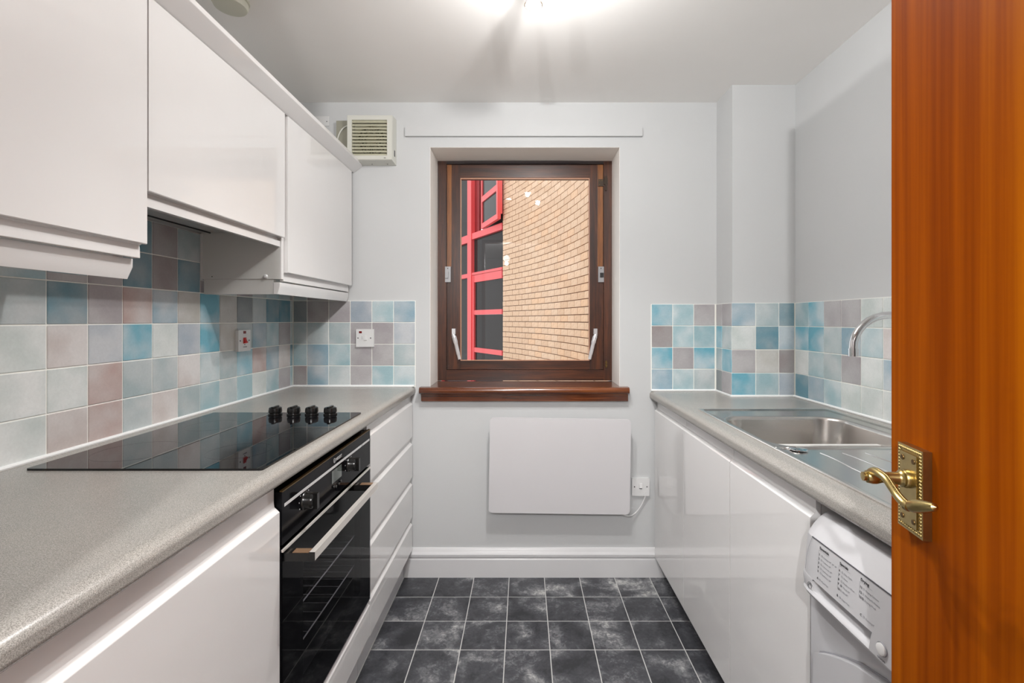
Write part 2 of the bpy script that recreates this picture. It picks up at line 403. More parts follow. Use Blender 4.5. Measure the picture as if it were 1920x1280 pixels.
for i in range(len(fx)-1):
    for j in range(len(fy)-1):
        x0, x1 = max(fx[i], -0.64), min(fx[i+1], 0.76); y1, y0 = min(fy[j], YB-0.002), max(fy[j+1], YF-0.1)
        if x1-x0 < 0.02 or y1-y0 < 0.02: continue
        g = 0.0019
        tile_at('floor_tile', ((x0+x1)/2, (y0+y1)/2, -0.0003), (x1-x0-2*g, y1-y0-2*g, 0.002), fl, FTILE, bev=0.0003)
# skirting on the back wall
def skirt_poly(y0, s):   # (y,z)
    return [(y0, 0), (y0-0.016*s, 0), (y0-0.016*s, 0.088), (y0-0.013*s, 0.093), (y0-0.013*s, 0.098), (y0-0.02*s, 0.104), (y0-0.021*s, 0.115),
            (y0-0.015*s, 0.124), (y0-0.012*s, 0.128), (y0-0.010*s, 0.136), (y0-0.006*s, 0.141), (y0, 0.142)]
obj('baseboard_back', prism(B(), skirt_poly(YB, 1), 'x', -0.60, 0.70), SATIN, label='white moulded skirting board under the heater', cat='skirting', kind='structure', smooth=25)
# hall behind the doorway
struct('floor_hall', bx(-1.3, 1.3, -3.2, YF-0.1, -0.1, 0.0), CARPET, 'carpeted hall floor behind the doorway', 'floor')
struct('ceiling_hall', bx(-1.3, 1.3, -3.2, YF-0.1, ZC, ZC+0.1), CEIL, 'hall ceiling behind the doorway', 'ceiling')
struct('wall_hall_left', bx(-1.4, -1.3, -3.2, YF-0.1, 0, ZC), WALL, 'left wall of the hall behind the doorway')
struct('wall_hall_right', bx(1.3, 1.4, -3.2, YF-0.1, 0, ZC), WALL, 'right wall of the hall behind the doorway')
struct('wall_hall_end', bx(-1.4, 1.4, -3.3, -3.2, 0, ZC), WALL, 'end wall of the hall behind the doorway')

# ------------------------------------------------------------------ wall tiles
TP = 0.1063
TC = {'g': (206, 214, 212), 'p': (205, 196, 193), 'm': (172, 167, 170), 'M': (156, 147, 147), 'b': (166, 194, 201), 'B': (122, 180, 198),
      'D': (110, 150, 164), 'k': (176, 191, 194), 's': (168, 179, 190), 't': (190, 187, 180), 'd': (140, 147, 149), 'n': (150, 176, 190), 'P': (194, 173, 168)}
def tcol(c):
    r, g, b = TC[c]; j = random.uniform(-5, 5)
    return lin(r+j, g+j, b+j)
GR = 0.0016
def tile_col(parent, plane, pos, a0, a1, z0, z1, ch, sgn):
    """plane 'x': wall across x at pos; a = y range.  plane 'y': across y; a = x range. sgn: side the room is on"""
    c = pos+sgn*TT/2
    w = a1-a0-2*GR; h = z1-z0-2*GR
    if w < 0.008 or h < 0.008: return
    if plane == 'x': tile_at('tile', (c, (a0+a1)/2, (z0+z1)/2), (TT, w, h), parent, TILE, tcol(ch))
    else: tile_at('tile', ((a0+a1)/2, c, (z0+z1)/2), (w, TT, h), parent, TILE, tcol(ch))
ZL = [0.930+TP*k for k in range(7)]
# left wall, rows from the bottom, first column starts at y = 1.0137 (then further columns towards the viewer)
rowsL = ['gpPkpkbkbgbmb', 'ggPkkpbkBPnpD', 'gpsBgsBtknbmk', 'kDmPntBtdkDDk', 'bmmDMDmkmkbkm', 'gkmDMkkmkbkmk']
near = ['kgpbmgpkg', 'gpgkgmpgb', 'pgbgpgkmg', 'gmgkbpgDg', 'mgbgmkpgb', 'gkgmbgpkg']
for r in range(6):
    for c in range(-9, 13):
        a0 = 1.0137+TP*c; a1 = a0+TP
        if a0 >= YB-TT: continue
        a1 = min(a1, YB-TT-0.001)
        if r == 5 and not (0 <= c <= 5): continue
        ch = rowsL[r][c] if c >= 0 else near[r][-c-1]
        z0, z1 = ZL[r], ZL[r+1]
        if r == 0: z0 = 0.936
        if r == 4 and not (0 <= c <= 5): z1 = 1.400
        if r == 4 and c == 0: pass
        if r == 5: z1 = 1.562
        tile_col(wl_left, 'x', XL, a0, a1, z0, z1, ch, 1)
obj('grout', bx(XL, XL+TT*0.62, 0.057, YB, 0.93, 1.400), GROUTW, wl_left)
obj('grout', bx(XL, XL+TT*0.62, 1.056, 1.652, 1.4001, 1.562), GROUTW, wl_left)
# back wall, left of the window
rowsB = ['MnkmbbM', 'bnbmmk', 'kkkmms', 'dMmsbn', 'kMm']
for r in range(5):
    z0, z1 = ZL[r], ZL[r+1]
    if r == 0: z0 = 0.936
    if r == 4: z1 = 1.400
    for c in range(6):
        a1 = -1.0649+TP*c; a0 = a1-TP
        if c == 0: a0 = XL+TT+0.001
        if r == 4 and c > 2: continue
        if r == 4 and c == 2: a1 = -0.862
        tile_col(wl_back, 'y', YB, a0, a1, z0, z1, rowsB[r][c], -1)
obj('grout', bx(XL+TT, -0.5325, YB-TT*0.62, YB, 0.93, ZL[4]), GROUTW, wl_back)
obj('grout', bx(XL+TT, -0.864, YB-TT*0.62, YB, ZL[4]+0.0001, 1.400), GROUTW, wl_back)
# back wall, right of the window
ZR = [0.9136+TP*k for k in range(5)]
def rows(parent, plane, pos, cols, data, sgn):
    for r, line in enumerate(data[::-1]):     # data is given top row first
        for c in range(len(cols)-1):
            z0 = ZR[r] if r else 0.918
            a0, a1 = sorted((cols[c], cols[c+1]))
            tile_col(parent, plane, pos, a0, a1, z0, ZR[r+1], line[c], sgn)
rows(wl_back, 'y', YB, [0.628, 0.732, 0.836, 0.940], ['Bbm', 'Mbb', 'BmB', 'nbk'], -1)
obj('grout', bx(0.626, BXX, YB-TT*0.62, YB, 0.913, ZR[4]), GROUTW, wl_back)
rows(wl_box, 'x', BXX, [YB-TT-0.002, 2.244, BXY-TT], ['mm', 'Bk', 'kB', 'dm'], -1)
obj('grout', bx(BXX-TT*0.62, BXX, BXY-TT*0.6, YB-TT, 0.913, ZR[4]), GROUTW, wl_box)
rows(wl_box, 'y', BXY, [BXX-TT+0.0006, 1.0545, 1.1600, XR-TT-0.001], ['nkD', 'gDn', 'mtM', 'Bbs'], -1)
obj('grout', bx(BXX-TT*0.5, XR-TT, BXY-TT*0.62, BXY, 0.913, ZR[4]), GROUTW, wl_box)
colsR = [BXY-TT-0.002]+[2.041-TP*k for k in range(0, 15)]
rows(wl_right, 'x', XR, colsR, ['bBmmggkpbgkmgbg', 'BBknbpgkmgbgpkg', 'gbkmgngkgbmgkgp', 'DnbgggpkgbkgmgB'], -1)
obj('grout', bx(XR-TT*0.62, XR, 0.55, BXY, 0.913, ZR[4]), GROUTW, wl_right)

# sealant beads
def bead(name, pts, r, lab):
    b_ = B(); tube(b_, pts, r, 8); return obj(name, b_, SEAL, label=lab, cat='sealant', group='white sealant beads')
xs_ = XL+TT+0.003
bead('sealant_bead', [(xs_, 0.06, 0.9375), (xs_, YB-TT-0.003, 0.9375), (-0.537, YB-TT-0.003, 0.9375)], 0.0052, 'white sealant bead where the left worktop meets the tiles')
bead('sealant_bead', [(0.626, YB-TT-0.003, 0.916), (BXX-TT-0.003, YB-TT-0.003, 0.916), (BXX-TT-0.003, BXY-TT-0.003, 0.916),
     (XR-TT-0.003, BXY-TT-0.003, 0.916), (XR-TT-0.003, 0.56, 0.916)], 0.0052, 'white sealant bead where the sink worktop meets the tiles')

# ------------------------------------------------------------------ worktops
def wt_poly(xf, xb, zt, zb, r=0.017):
    s = 1 if xf > xb else -1
    P_ = [(xb, zb), (xb, zt)]
    for k in range(9):
        t = math.radians(90-90*k/8); P_.append((xf-s*r*1.5+s*r*1.5*math.cos(t), zt-r+r*math.sin(t)))
    r2 = 0.013
    for k in range(7):
        t = math.radians(-90*k/6); P_.append((xf-s*r2+s*r2*math.cos(t), zb+r2+r2*math.sin(t)))
    return P_
obj('worktop', prism(B(), wt_poly(-0.533, XL+0.001, 0.934, 0.894), 'y', 0.055, YB-0.0005), LAM,
    label='long grey speckled worktop on the left carrying the black hob', cat='worktop', smooth=40)
SX0, SX1, SY0, SY1 = 0.676, 1.176, 0.85, 1.829       # sink outline
bm = B(); ZT, ZBt = 0.912, 0.872
P_ = wt_poly(0.620, XR-0.001, ZT, ZBt)
prism(bm, P_, 'y', 1.72, BXY-0.001)
prism(bm, wt_poly(0.620, BXX-0.001, ZT, ZBt), 'y', BXY-0.001, YB-0.0005)
prism(bm, P_, 'y', 0.42, 1.26)
prism(bm, wt_poly(0.620, 0.695, ZT, ZBt), 'y', 1.26, 1.72)
box(bm, 1.13, XR-0.001, 1.26, 1.72, ZBt, ZT)
obj('worktop', bm, LAM, label='grey speckled worktop on the right with the steel sink let into it', cat='worktop', smooth=40)

# ------------------------------------------------------------------ base cabinets
def jdoor(xf, s, z0, zf, zt, y0, y1, t=0.018, d=0.013):
    """front with a recessed finger lip along its top edge; s=+1 faces +x"""
    P_ = [(xf-s*t-s*0.006, z0), (xf-s*0.002, z0), (xf, z0+0.002), (xf, zf-0.002), (xf-s*0.001, zf), (xf-s*0.005, zf+0.004),
          (xf-s*d*0.9, zf+0.010), (xf-s*d, zf+0.02), (xf-s*d, zt), (xf-s*t-s*0.006, zt)]
    return prism(B(), P_, 'y', y0, y1)
GAP = 0.0018
GB = 'white gloss base cabinets'; GW = 'white gloss wall cabinets'
def carcass(x0, x1, y0, y1, z0, z1, parent, m=CARC): return obj('body', bx(min(x0, x1), max(x0, x1), y0, y1, z0, z1), m, parent)
XFL = -0.543
# nearest left cabinets
for (y0, y1, lab) in ((0.060, 0.445, 'white gloss base cabinet under the left worktop, beside the doorway'),
                      (0.447, 1.048, 'large white gloss base cabinet left of the black oven')):
    t = thing('base_cabinet', (-0.84, (y0+y1)/2, 0), lab, 'cabinet', GB)
    carcass(-1.13, XFL-0.026, y0, y1, 0.14, 0.892, t)
    obj('plinth', bx(-0.605, -0.587, y0, y1, 0.003, 0.139), SATIN, t)
    obj('door', jdoor(XFL, 1, 0.14, 0.834, 0.890, y0+GAP, y1-0.0005), GLOSS, t)
# oven housing
t = thing('oven_housing', (-0.84, 1.352, 0), 'white gloss housing and low filler panel under the built-in oven', 'cabinet')
bm = B(); box(bm, -1.13, XFL-0.026, 1.0495, 1.0565, 0.14, 0.892); box(bm, -1.13, XFL-0.026, 1.651, 1.663, 0.14, 0.892); box(bm, -1.13, XFL-0.026, 1.0567, 1.650, 0.14, 0.274)
obj('body', bm, CARC, t)
obj('filler_panel', jdoor(XFL, 1, 0.148, 0.255, 0.276, 1.051, 1.662), GLOSS, t)
obj('plinth', bx(-0.605, -0.587, 1.049, 1.663, 0.003, 0.139), SATIN, t)
# drawer unit
t = thing('drawer_unit', (-0.84, 1.98, 0), 'white gloss unit of four drawers between oven and back wall', 'drawers')
carcass(-1.13, XFL-0.026, 1.665, 2.314, 0.14, 0.892, t)
obj('plinth', bx(-0.605, -0.587, 1.665, 2.298, 0.003, 0.139), SATIN, t)
obj('scribe_panel', bx(XFL-0.026, XFL-0.012, 2.2965, 2.3145, 0.14, 0.892), GLOSS, t)
zz = [0.142, 0.298, 0.492, 0.688, 0.852]
for k in range(4):
    top = (zz[k+1]+0.038) if k == 3 else (zz[k+1]+0.001)
    face_top = zz[k+1] if k == 3 else zz[k+1]-0.033
    obj('drawer', jdoor(XFL, 1, zz[k]+(0.002 if k else 0), face_top, top, 1.667, 2.295), GLOSS, t)
# right side
XFR = 0.640
t = thing('base_cabinet', (0.95, 1.876, 0), 'white gloss double door cabinet under the sink, in the far right corner', 'cabinet', GB)
bm = B(); box(bm, XFR+0.026, 1.23, 1.466, 1.484, 0.12, 0.870); box(bm, XFR+0.026, 0.94, 2.27, 2.3, 0.12, 0.870); box(bm, XFR+0.026, 0.684, 1.484, 2.27, 0.12, 0.870)
obj('body', bm, CARC, t)
obj('plinth', bx(0.700, 0.716, 1.466, 2.300, 0.003, 0.118), SATIN, t)
for y0, y1 in ((1.465, 1.886), (1.8885, 2.300)):
    obj('door', jdoor(XFR, -1, 0.103, 0.820, 0.869, y0, y1), GLOSS, t)
t = thing('base_cabinet', (0.95, 1.255, 0), 'white gloss single door cabinet between washing machine and sink cabinet', 'cabinet', GB)
bm = B(); box(bm, XFR+0.026, 1.23, 1.053, 1.068, 0.12, 0.870); box(bm, XFR+0.026, 0.684, 1.068, 1.462, 0.12, 0.870)
obj('body', bm, CARC, t)
obj('plinth', bx(0.700, 0.716, 1.053, 1.463, 0.003, 0.118), SATIN, t)
obj('door', jdoor(XFR, -1, 0.103, 0.820, 0.869, 1.0525, 1.4615), GLOSS, t)

# ------------------------------------------------------------------ wall cabinets on the left
XD = -0.838; XC = -0.855
def wdoor(z0, zt, y0, y1, zlip):
    P_ = [(XC, zt), (XD-0.001, zt), (XD, zt-0.001), (XD, z0+0.002), (XD-0.002, z0), (XD-0.012, z0+0.001), (XC-0.0005, z0-0.002), (XC+0.0005, z0-0.010), (XC+0.001, zlip+0.001), (XC, zlip), (XC-0.012, zlip), (XC-0.012, zt)]
    return prism(B(), P_, 'y', y0, y1)
def pelmet(y0, y1, parent, ret=None):
    P_ = [(-0.872, 1.3965), (-0.872, 1.378), (-0.884, 1.3515), (-0.902, 1.3515), (-0.902, 1.3965)]
    b_ = prism(B(), P_, 'y', y0, y1)
    return obj('pelmet', b_, GLOSS, parent)
def wcab(y0, y1, lab, pel=True, side_m=SIDEP):
    t = thing('wall_cabinet', (-1.0, (y0+y1)/2, 1.40), lab, 'cabinet', GW)
    bm = B(); box(bm, XL+TT+0.002, XC-0.014, y0, y1, 1.4045, 1.985)
    obj('body', bm, side_m, t)
    obj('door', wdoor(1.428, 1.990, y0+GAP, y1-GAP, 1.3975), GLOSS, t)
    return t
t = wcab(0.445, 1.050, 'large white gloss wall cabinet nearest the viewer, above the left worktop')
pelmet(0.445, 1.050, t)
t = wcab(1.672, 2.296, 'white gloss wall cabinet in the far left corner below the extractor fan')
XP = -0.864
P_ = [(-0.858, 1.3930), (-0.858, 1.379), (-0.866, 1.3515), (-0.880, 1.3515), (-0.880, 1.3930)]
obj('pelmet', prism(B(), P_, 'y', 1.656, 2.305), GLOSS, t)
obj('pelmet_return', bx(-1.125, -0.881, 1.657, 1.672, 1.3515, 1.404), SIDEP, t, label='grey white return board of the pelmet')
obj('side_panel', bx(XL+TT+0.001, XC-0.001, 1.655, 1.671, 1.4048, 1.985), SIDEP, t, label='grey white side panel')
obj('edge_strip', bx(XC-0.001, XC+0.003, 1.655, 1.671, 1.4048, 1.985), GLOSS, t)
b_ = B(); lathe(b_, [(0.0075, 0), (0.0072, 0.003), (0.005, 0.0055), (0.0001, 0.0065)], (-0.906, 1.6548, 1.4135), (0, -1, 0), 16); obj('screw_cap', b_, PLAST, t)
b_ = B(); lathe(b_, [(0.0018, 0), (0.0018, 0.0008)], (-1.095, 1.6548, 1.413), (0, -1, 0), 10); obj('screw_hole', b_, BLK, t)
obj('back_seal', bx(XL+TT+0.0005, XL+TT+0.006, 1.649, 1.654, 1.40, 1.562), PLAST, t)
# hood cabinet
t = thing('hood_cabinet', (-1.0, 1.35, 1.5), 'white gloss cabinet with lift front hiding the cooker hood over the hob', 'cooker hood')
obj('body', bx(XL+TT+0.002, XC-0.014, 1.0515, 1.6535, 1.600, 1.985), CARC, t)
P_ = [(XC, 1.990), (XD-0.001, 1.990), (XD, 1.989), (XD, 1.550), (XD-0.002, 1.548), (XD-0.012, 1.549), (XC-0.003, 1.549), (XC-0.013, 1.549), (XC-0.013, 1.990)]
obj('door', prism(B(), P_, 'y', 1.0525, 1.6525), GLOSS, t)
obj('fascia', bx(XC-0.012, XC, 1.0525, 1.6525, 1.5175, 1.5375), GLOSS, t, bev=0.001)
obj('recess_strip', bx(XC-0.012, XC-0.0095, 1.0525, 1.6525, 1.5376, 1.5489), GLOSS, t)
hd = obj('hood_underside', bx(XL+TT+0.002, XC-0.014, 1.0525, 1.6525, 1.5665, 1.5995), HOODG, t, label='grey metal underside of the hood')
obj('filter', bx(-1.08, -0.93, 1.10, 1.60, 1.5635, 1.5664), HOODG, hd)
for xx in (-1.095, -1.005, -0.915):
    obj('filter_groove', bx(xx-0.0015, xx+0.0015, 1.06, 1.645, 1.5625, 1.5664), DARK, hd)
obj('lamp_slot', bx(-0.99, -0.965, 1.50, 1.60, 1.5615, 1.5634), DARK, hd)
# cornice
P_ = [(-0.8425, 1.9915), (-0.838, 1.9845), (-0.830, 1.9880), (-0.7935, 2.0165), (-0.7920, 2.020), (-0.7935, 2.032), (-0.860, 2.032), (-0.860, 1.9915)]
obj('cornice', prism(B(), P_, 'y', 0.445, 2.318), GLOSS, label='long white cornice board along the top of the wall cabinets', cat='cornice')

# ------------------------------------------------------------------ hob
t = thing('hob', (-0.82, 1.33, 0.934), 'black ceramic glass hob with four knobs set in the left worktop', 'hob')
hx0, hx1, hy0, hy1 = -1.080, -0.566, 1.020, 1.643
g_ = obj('glass_plate', prism(B(), rr(hx0, hx1, hy0, hy1, 0.006, 4), 'z', 0.9343, 0.9385), HOBG, t, bev=0.0008, seg=1)
for cx, cy, r in ((-0.95, 1.16, 0.09), (-0.70, 1.16, 0.072), (-0.95, 1.44, 0.072), (-0.70, 1.42, 0.09)):
    b_ = B(); n_ = 48
    rs = [[Vector((cx+q*math.cos(2*PI*k/n_), cy+q*math.sin(2*PI*k/n_), zz_)) for k in range(n_)] for q, zz_ in ((r-0.0006, 0.93852), (r+0.0006, 0.93852), (r+0.0006, 0.93862), (r-0.0006, 0.93862))]
    rings(b_, rs, close=True); obj('cooking_zone', b_, plain('zone print', (0.012, 0.012, 0.013, 1), 0.1) if 'zone print' not in MT else MT['zone print'], g_)
for xk in (-0.845, -0.782, -0.721, -0.658):
    b_ = B(); lathe(b_, [(0.0001, 0), (0.0215, 0), (0.0222, 0.002), (0.0215, 0.0045), (0.0185, 0.0065), (0.0183, 0.0075), (0.0208, 0.009), (0.0212, 0.014), (0.0200, 0.0235), (0.0175, 0.0255), (0.0001, 0.0257)], (xk, 1.602, 0.9386), (0, 0, 1), 32)
    k_ = obj('knob', b_, BPLAST, t)
    obj('knob_grip', bx(xk-0.004, xk+0.004, 1.583, 1.621, 0.9645, 0.9675), BPLAST, k_, bev=0.001)

# ------------------------------------------------------------------ oven
OX = -0.540; OY0, OY1 = 1.058, 1.650
t = thing('oven', (-0.84, 1.354, 0.28), 'black glass built-in oven with steel bar handle under the hob', 'oven')
bm = B(); box(bm, -1.08, OX-0.022, OY0, OY1, 0.748, 0.876)
obj('body', bm, BLACK, t)
# the cavity shell
bm = B()
box(bm, -1.08, -1.07, OY0, OY1, 0.285, 0.747); box(bm, -1.07, OX-0.024, OY0, OY0+0.02, 0.285, 0.747); box(bm, -1.07, OX-0.024, OY1-0.02, OY1, 0.285, 0.747)
box(bm, -1.07, OX-0.024, OY0+0.02, OY1-0.02, 0.285, 0.30); box(bm, -1.07, OX-0.024, OY0+0.02, OY1-0.02, 0.735, 0.747)
obj('cavity', bm, plain('oven cavity enamel', (0.012, 0.012, 0.014, 1), 0.3), t)
for zr in (0.535, 0.437):
    b_ = B(); cyl(b_, (-0.570, 1.10, zr), (-0.570, 1.60, zr), 0.0018, seg=8)
    for k in range(12):
        yy = 1.12+0.042*k; cyl(b_, (-1.0, yy, zr), (-0.572, yy, zr), 0.0005, seg=6)
    obj('shelf_rack', b_, plain('rack wire', (0.85, 0.84, 0.82, 1), 0.35), t)
cp = obj('control_panel', bx(OX-0.021, OX, 1.0515, 1.6545, 0.757, 0.8755), BLACK, t, bev=0.0012)
obj('trim_edge', bx(OX-0.006, OX+0.0015, 1.0525, 1.6535, 0.8757, 0.8785), BRASSD, cp, label='thin bronze coloured top edge')
obj('silver_stripe', bx(OX+0.0001, OX+0.0006, 1.062, 1.570, 0.8395, 0.8465), SILV, cp, label='silver stripe')
obj('silver_stripe', bx(OX+0.0001, OX+0.0006, 1.574, 1.646, 0.8395, 0.8465), SILV, cp, label='silver stripe')
def onx(y, z, s=1, x=OX+0.0006):      # text lying on a plane that faces +x (read along +y)
    return mat3((x, y, z), (0, s, 0), (0, 0, 1))
obj('display', bx(OX+0.0001, OX+0.001, 1.325, 1.394, 0.799, 0.834), LCD, cp, label='grey display window')
text('lettering', 'INDESIT', 0.0125, onx(1.352, 0.8555), SILV, cp)
b_ = B()
n_ = 24; rs = [[Vector((xx, 1.343+q*math.cos(2*PI*k/n_), 0.8595+q*math.sin(2*PI*k/n_))) for k in range(n_)] for q, xx in ((0.0052, OX+0.0003), (0.0064, OX+0.0003), (0.0064, OX+0.0007), (0.0052, OX+0.0007))]
rings(b_, rs, close=True); box(b_, OX+0.0003, OX+0.0007, 1.3424, 1.3438, 0.8555, 0.861); obj('emblem', b_, SILV, cp, label='ring emblem')
for yk in (1.335, 1.349, 1.371, 1.385):
    b_ = B(); lathe(b_, [(0.0042, 0), (0.0042, 0.003), (0.0035, 0.004), (0.0001, 0.0042)], (OX, yk, 0.784 if yk in (1.349, 1.371) else 0.788), (1, 0, 0), 14); obj('button', b_, BPLAST, cp)
for yk, nn in ((1.16, 9), (1.452, 9)):
    b_ = B(); lathe(b_, [(0.0001, 0), (0.022, 0), (0.0225, 0.002), (0.0200, 0.006), (0.0195, 0.018), (0.0180, 0.024), (0.0150, 0.0262), (0.0001, 0.0265)], (OX, yk, 0.816), (1, 0, 0), 30)
    k_ = obj('knob', b_, BPLAST, cp)
    obj('knob_grip', bx(OX+0.012, OX+0.034, yk-0.006, yk+0.006, 0.797, 0.835), BPLAST, k_, bev=0.002)
    b_ = B()
    for q in range(nn):
        a = math.radians(-60+q*33); box(b_, OX+0.0001, OX+0.0005, yk+0.028*math.cos(a)-0.0012, yk+0.028*math.cos(a)+0.0012, 0.816+0.028*math.sin(a)-0.0012, 0.816+0.028*math.sin(a)+0.0012)
    obj('dial_marks', b_, SILV, cp)
# door
b_ = B(); y0, y1, z0, z1 = 1.0515, 1.6545, 0.283, 0.745
wy0, wy1, wz0, wz1 = 1.155, 1.558, 0.36, 0.675
box(b_, OX-0.02, OX-0.001, y0, wy0, z0, z1); box(b_, OX-0.02, OX-0.001, wy1, y1, z0, z1); box(b_, OX-0.02, OX-0.001, wy0, wy1, z0, wz0); box(b_, OX-0.02, OX-0.001, wy0, wy1, wz1, z1)
od = obj('oven_door', b_, MATTB, t)
obj('glass_front', bx(OX-0.0008, OX+0.0012, y0, y1, z0, z1-0.004), OVG, od, label='tinted glass front')
obj('metal_strip', bx(OX-0.002, OX+0.003, y0, y1, z1-0.0038, z1+0.001), ALU, od, label='thin bronze aluminium strip along the top of the door')
b_ = B(); HX = -0.4695
box(b_, HX-0.013, HX, 1.0590, 1.5155, 0.7195, 0.7385); hb = obj('handle_bar', b_, ALU, od, bev=0.0012, label='brushed steel bar handle')
obj('handle_end_cap', bx(HX-0.0132, HX+0.0003, 1.0570, 1.0587, 0.7190, 0.7388), BPLAST, od, bev=0.0004, seg=1)
for y0_, y1_ in ((1.0570, 1.0790), (1.493, 1.5150)):
    obj('handle_bracket', bx(OX+0.0015, HX-0.0134, y0_, y1_, 0.7190, 0.7372), BPLAST, od, bev=0.001)
    obj('bracket_cap', bx(OX+0.020, HX-0.0136, y0_+0.0015, y1_-0.0015, 0.7373, 0.7384), COPP, od, label='bronze coloured plate on the handle bracket')

# ------------------------------------------------------------------ electrical plates
def plate_back(cx, cz, w, h, y, parent, m=PLAST, th=0.009):
    return obj('plate', prism(B(), rr(cx-w/2, cx+w/2, cz-h/2, cz+h/2, 0.003, 3), 'y', y-th, y), m, parent, bev=0.0015)
# cooker switch on the left wall
xs = XL+TT
t = thing('cooker_switch', (xs, 1.8925, 1.1355), 'white cooker switch with red rocker on the left tiled wall', 'switch')
obj('plate', prism(B(), rr(1.851, 1.934, 1.1355, 1.2205, 0.002, 3), 'x', xs, xs+0.0125), PLAST, t, bev=0.001)
obj('rocker', prism(B(), [(xs+0.0125, 1.166), (xs+0.0215, 1.170), (xs+0.015, 1.190), (xs+0.0125, 1.190)], 'y', 1.884, 1.902), RED, t, label='red rocker switch')
obj('rocker_tip', prism(B(), [(xs+0.0185, 1.1745), (xs+0.0222, 1.1735), (xs+0.016, 1.1885), (xs+0.014, 1.1885)], 'y', 1.8965, 1.9045), PLAST, t)
obj('neon', bx(xs+0.0125, xs+0.0135, 1.884, 1.901, 1.206, 1.2165), NEON, t, label='dark red neon window')
for yy in (1.863, 1.923):
    b_ = B(); lathe(b_, [(0.003, 0), (0.003, 0.0006)], (xs+0.0125, yy, 1.178), (1, 0, 0), 12); obj('screw', b_, BLK, t)
text('lettering', 'COOKER', 0.0065, onx(1.881, 1.1505, x=xs+0.0127), PRINT, t)
obj('marking', bx(xs+0.0125, xs+0.0128, 1.889, 1.897, 1.1605, 1.1635), PRINT, t)
def onback(x, z, y):       # text on a plane facing the viewer (-y)
    return mat3((x, y, z), (1, 0, 0), (0, 0, 1))
yb = YB-TT
t = thing('fused_switch', (-0.777, yb, 1.129), 'white fused switch with red neon on the back wall tiles', 'switch')
plate_back(-0.777, 1.1725, 0.087, 0.087, yb, t, th=0.010)
obj('neon', bx(-0.806, -0.792, yb-0.0112, yb-0.010, 1.196, 1.206), NEON, t, label='dark red neon window')
obj('rocker', prism(B(), [(yb-0.010, 1.161), (yb-0.0165, 1.163), (yb-0.012, 1.186), (yb-0.010, 1.186)], 'x', -0.779, -0.767), PLAST, t)
obj('fuse_carrier', bx(-0.803, -0.788, yb-0.0108, yb-0.010, 1.162, 1.186), PLAST, t, bev=0.0004, seg=1)
obj('fuse_slot', bx(-0.792, -0.790, yb-0.0111, yb-0.0108, 1.166, 1.182), PRINTL, t)
for xx in (-0.811, -0.749):
    b_ = B(); lathe(b_, [(0.003, 0), (0.003, 0.0006)], (xx, yb-0.010, 1.1725), (0, -1, 0), 12); obj('screw', b_, BLK, t)
t = thing('heater_switch', (0.574, YB, 0.397), 'white switch outlet low on the wall, beside the panel heater', 'switch')
plate_back(0.5735, 0.442, 0.086, 0.087, YB, t, th=0.012)
obj('rocker', prism(B(), [(YB-0.012, 0.437), (YB-0.018, 0.439), (YB-0.014, 0.461), (YB-0.012, 0.461)], 'x', 0.566, 0.580), PLAST, t)
obj('rocker_painted_shadow', bx(0.566, 0.580, YB-0.0123, YB-0.012, 0.4335, 0.4365), PRINT, t)  # dark strip painted as the shadow below the rocker
obj('fuse_carrier', bx(0.566, 0.581, YB-0.0128, YB-0.012, 0.418, 0.431), PLAST, t, bev=0.0003, seg=1)
for xx in (0.543, 0.604):
    b_ = B(); lathe(b_, [(0.003, 0), (0.003, 0.0006)], (xx, YB-0.012, 0.4435), (0, -1, 0), 12); obj('screw', b_, BLK, t)
b_ = B(); prism(b_, [(0.586, 0.400), (0.606, 0.400), (0.601, 0.414), (0.592, 0.418)], 'y', YB-0.018, YB-0.0122); obj('flex_outlet', b_, PLAST, t, bev=0.001)

# ------------------------------------------------------------------ heater
ang = math.radians(0.75)
HM = Matrix.Translation((0.1725, 0, 0.5635)) @ Matrix.Rotation(ang, 4, 'Y')
t = thing('panel_heater', (0.1725, YB, 0.34), 'white slim panel heater hung slightly crooked below the window', 'heater')
obj('front_panel', prism(B(), rr(-0.3365, 0.3365, -0.2265, 0.2265, 0.018, 8), 'y', 2.246, 2.262, HM), HEAT, t, bev=0.003)
obj('heater_back', prism(B(), rr(-0.318, 0.318, -0.198, 0.198, 0.012, 5), 'y', 2.2625, 2.290, HM), SATIN, t)
for sx in (-0.2, 0.2):
    obj('wall_bracket', box(B(), sx-0.02, sx+0.02, 2.290, YB-0.0005, -0.15, 0.15, HM), SATIN, t)
b_ = B(); pts = spline([(0.5955, YB-0.015, 0.402), (0.591, YB-0.014, 0.385), (0.575, YB-0.012, 0.350), (0.552, YB-0.014, 0.322), (0.530, YB-0.025, 0.311), (0.508, YB-0.04, 0.3125), (0.483, YB-0.045, 0.320), (0.455, YB-0.045, 0.345)], 6)
tube(b_, pts, 0.0032, 10); obj('heater_cable', b_, PLAST, label='white flex hanging from heater switch to heater corner', cat='cable')

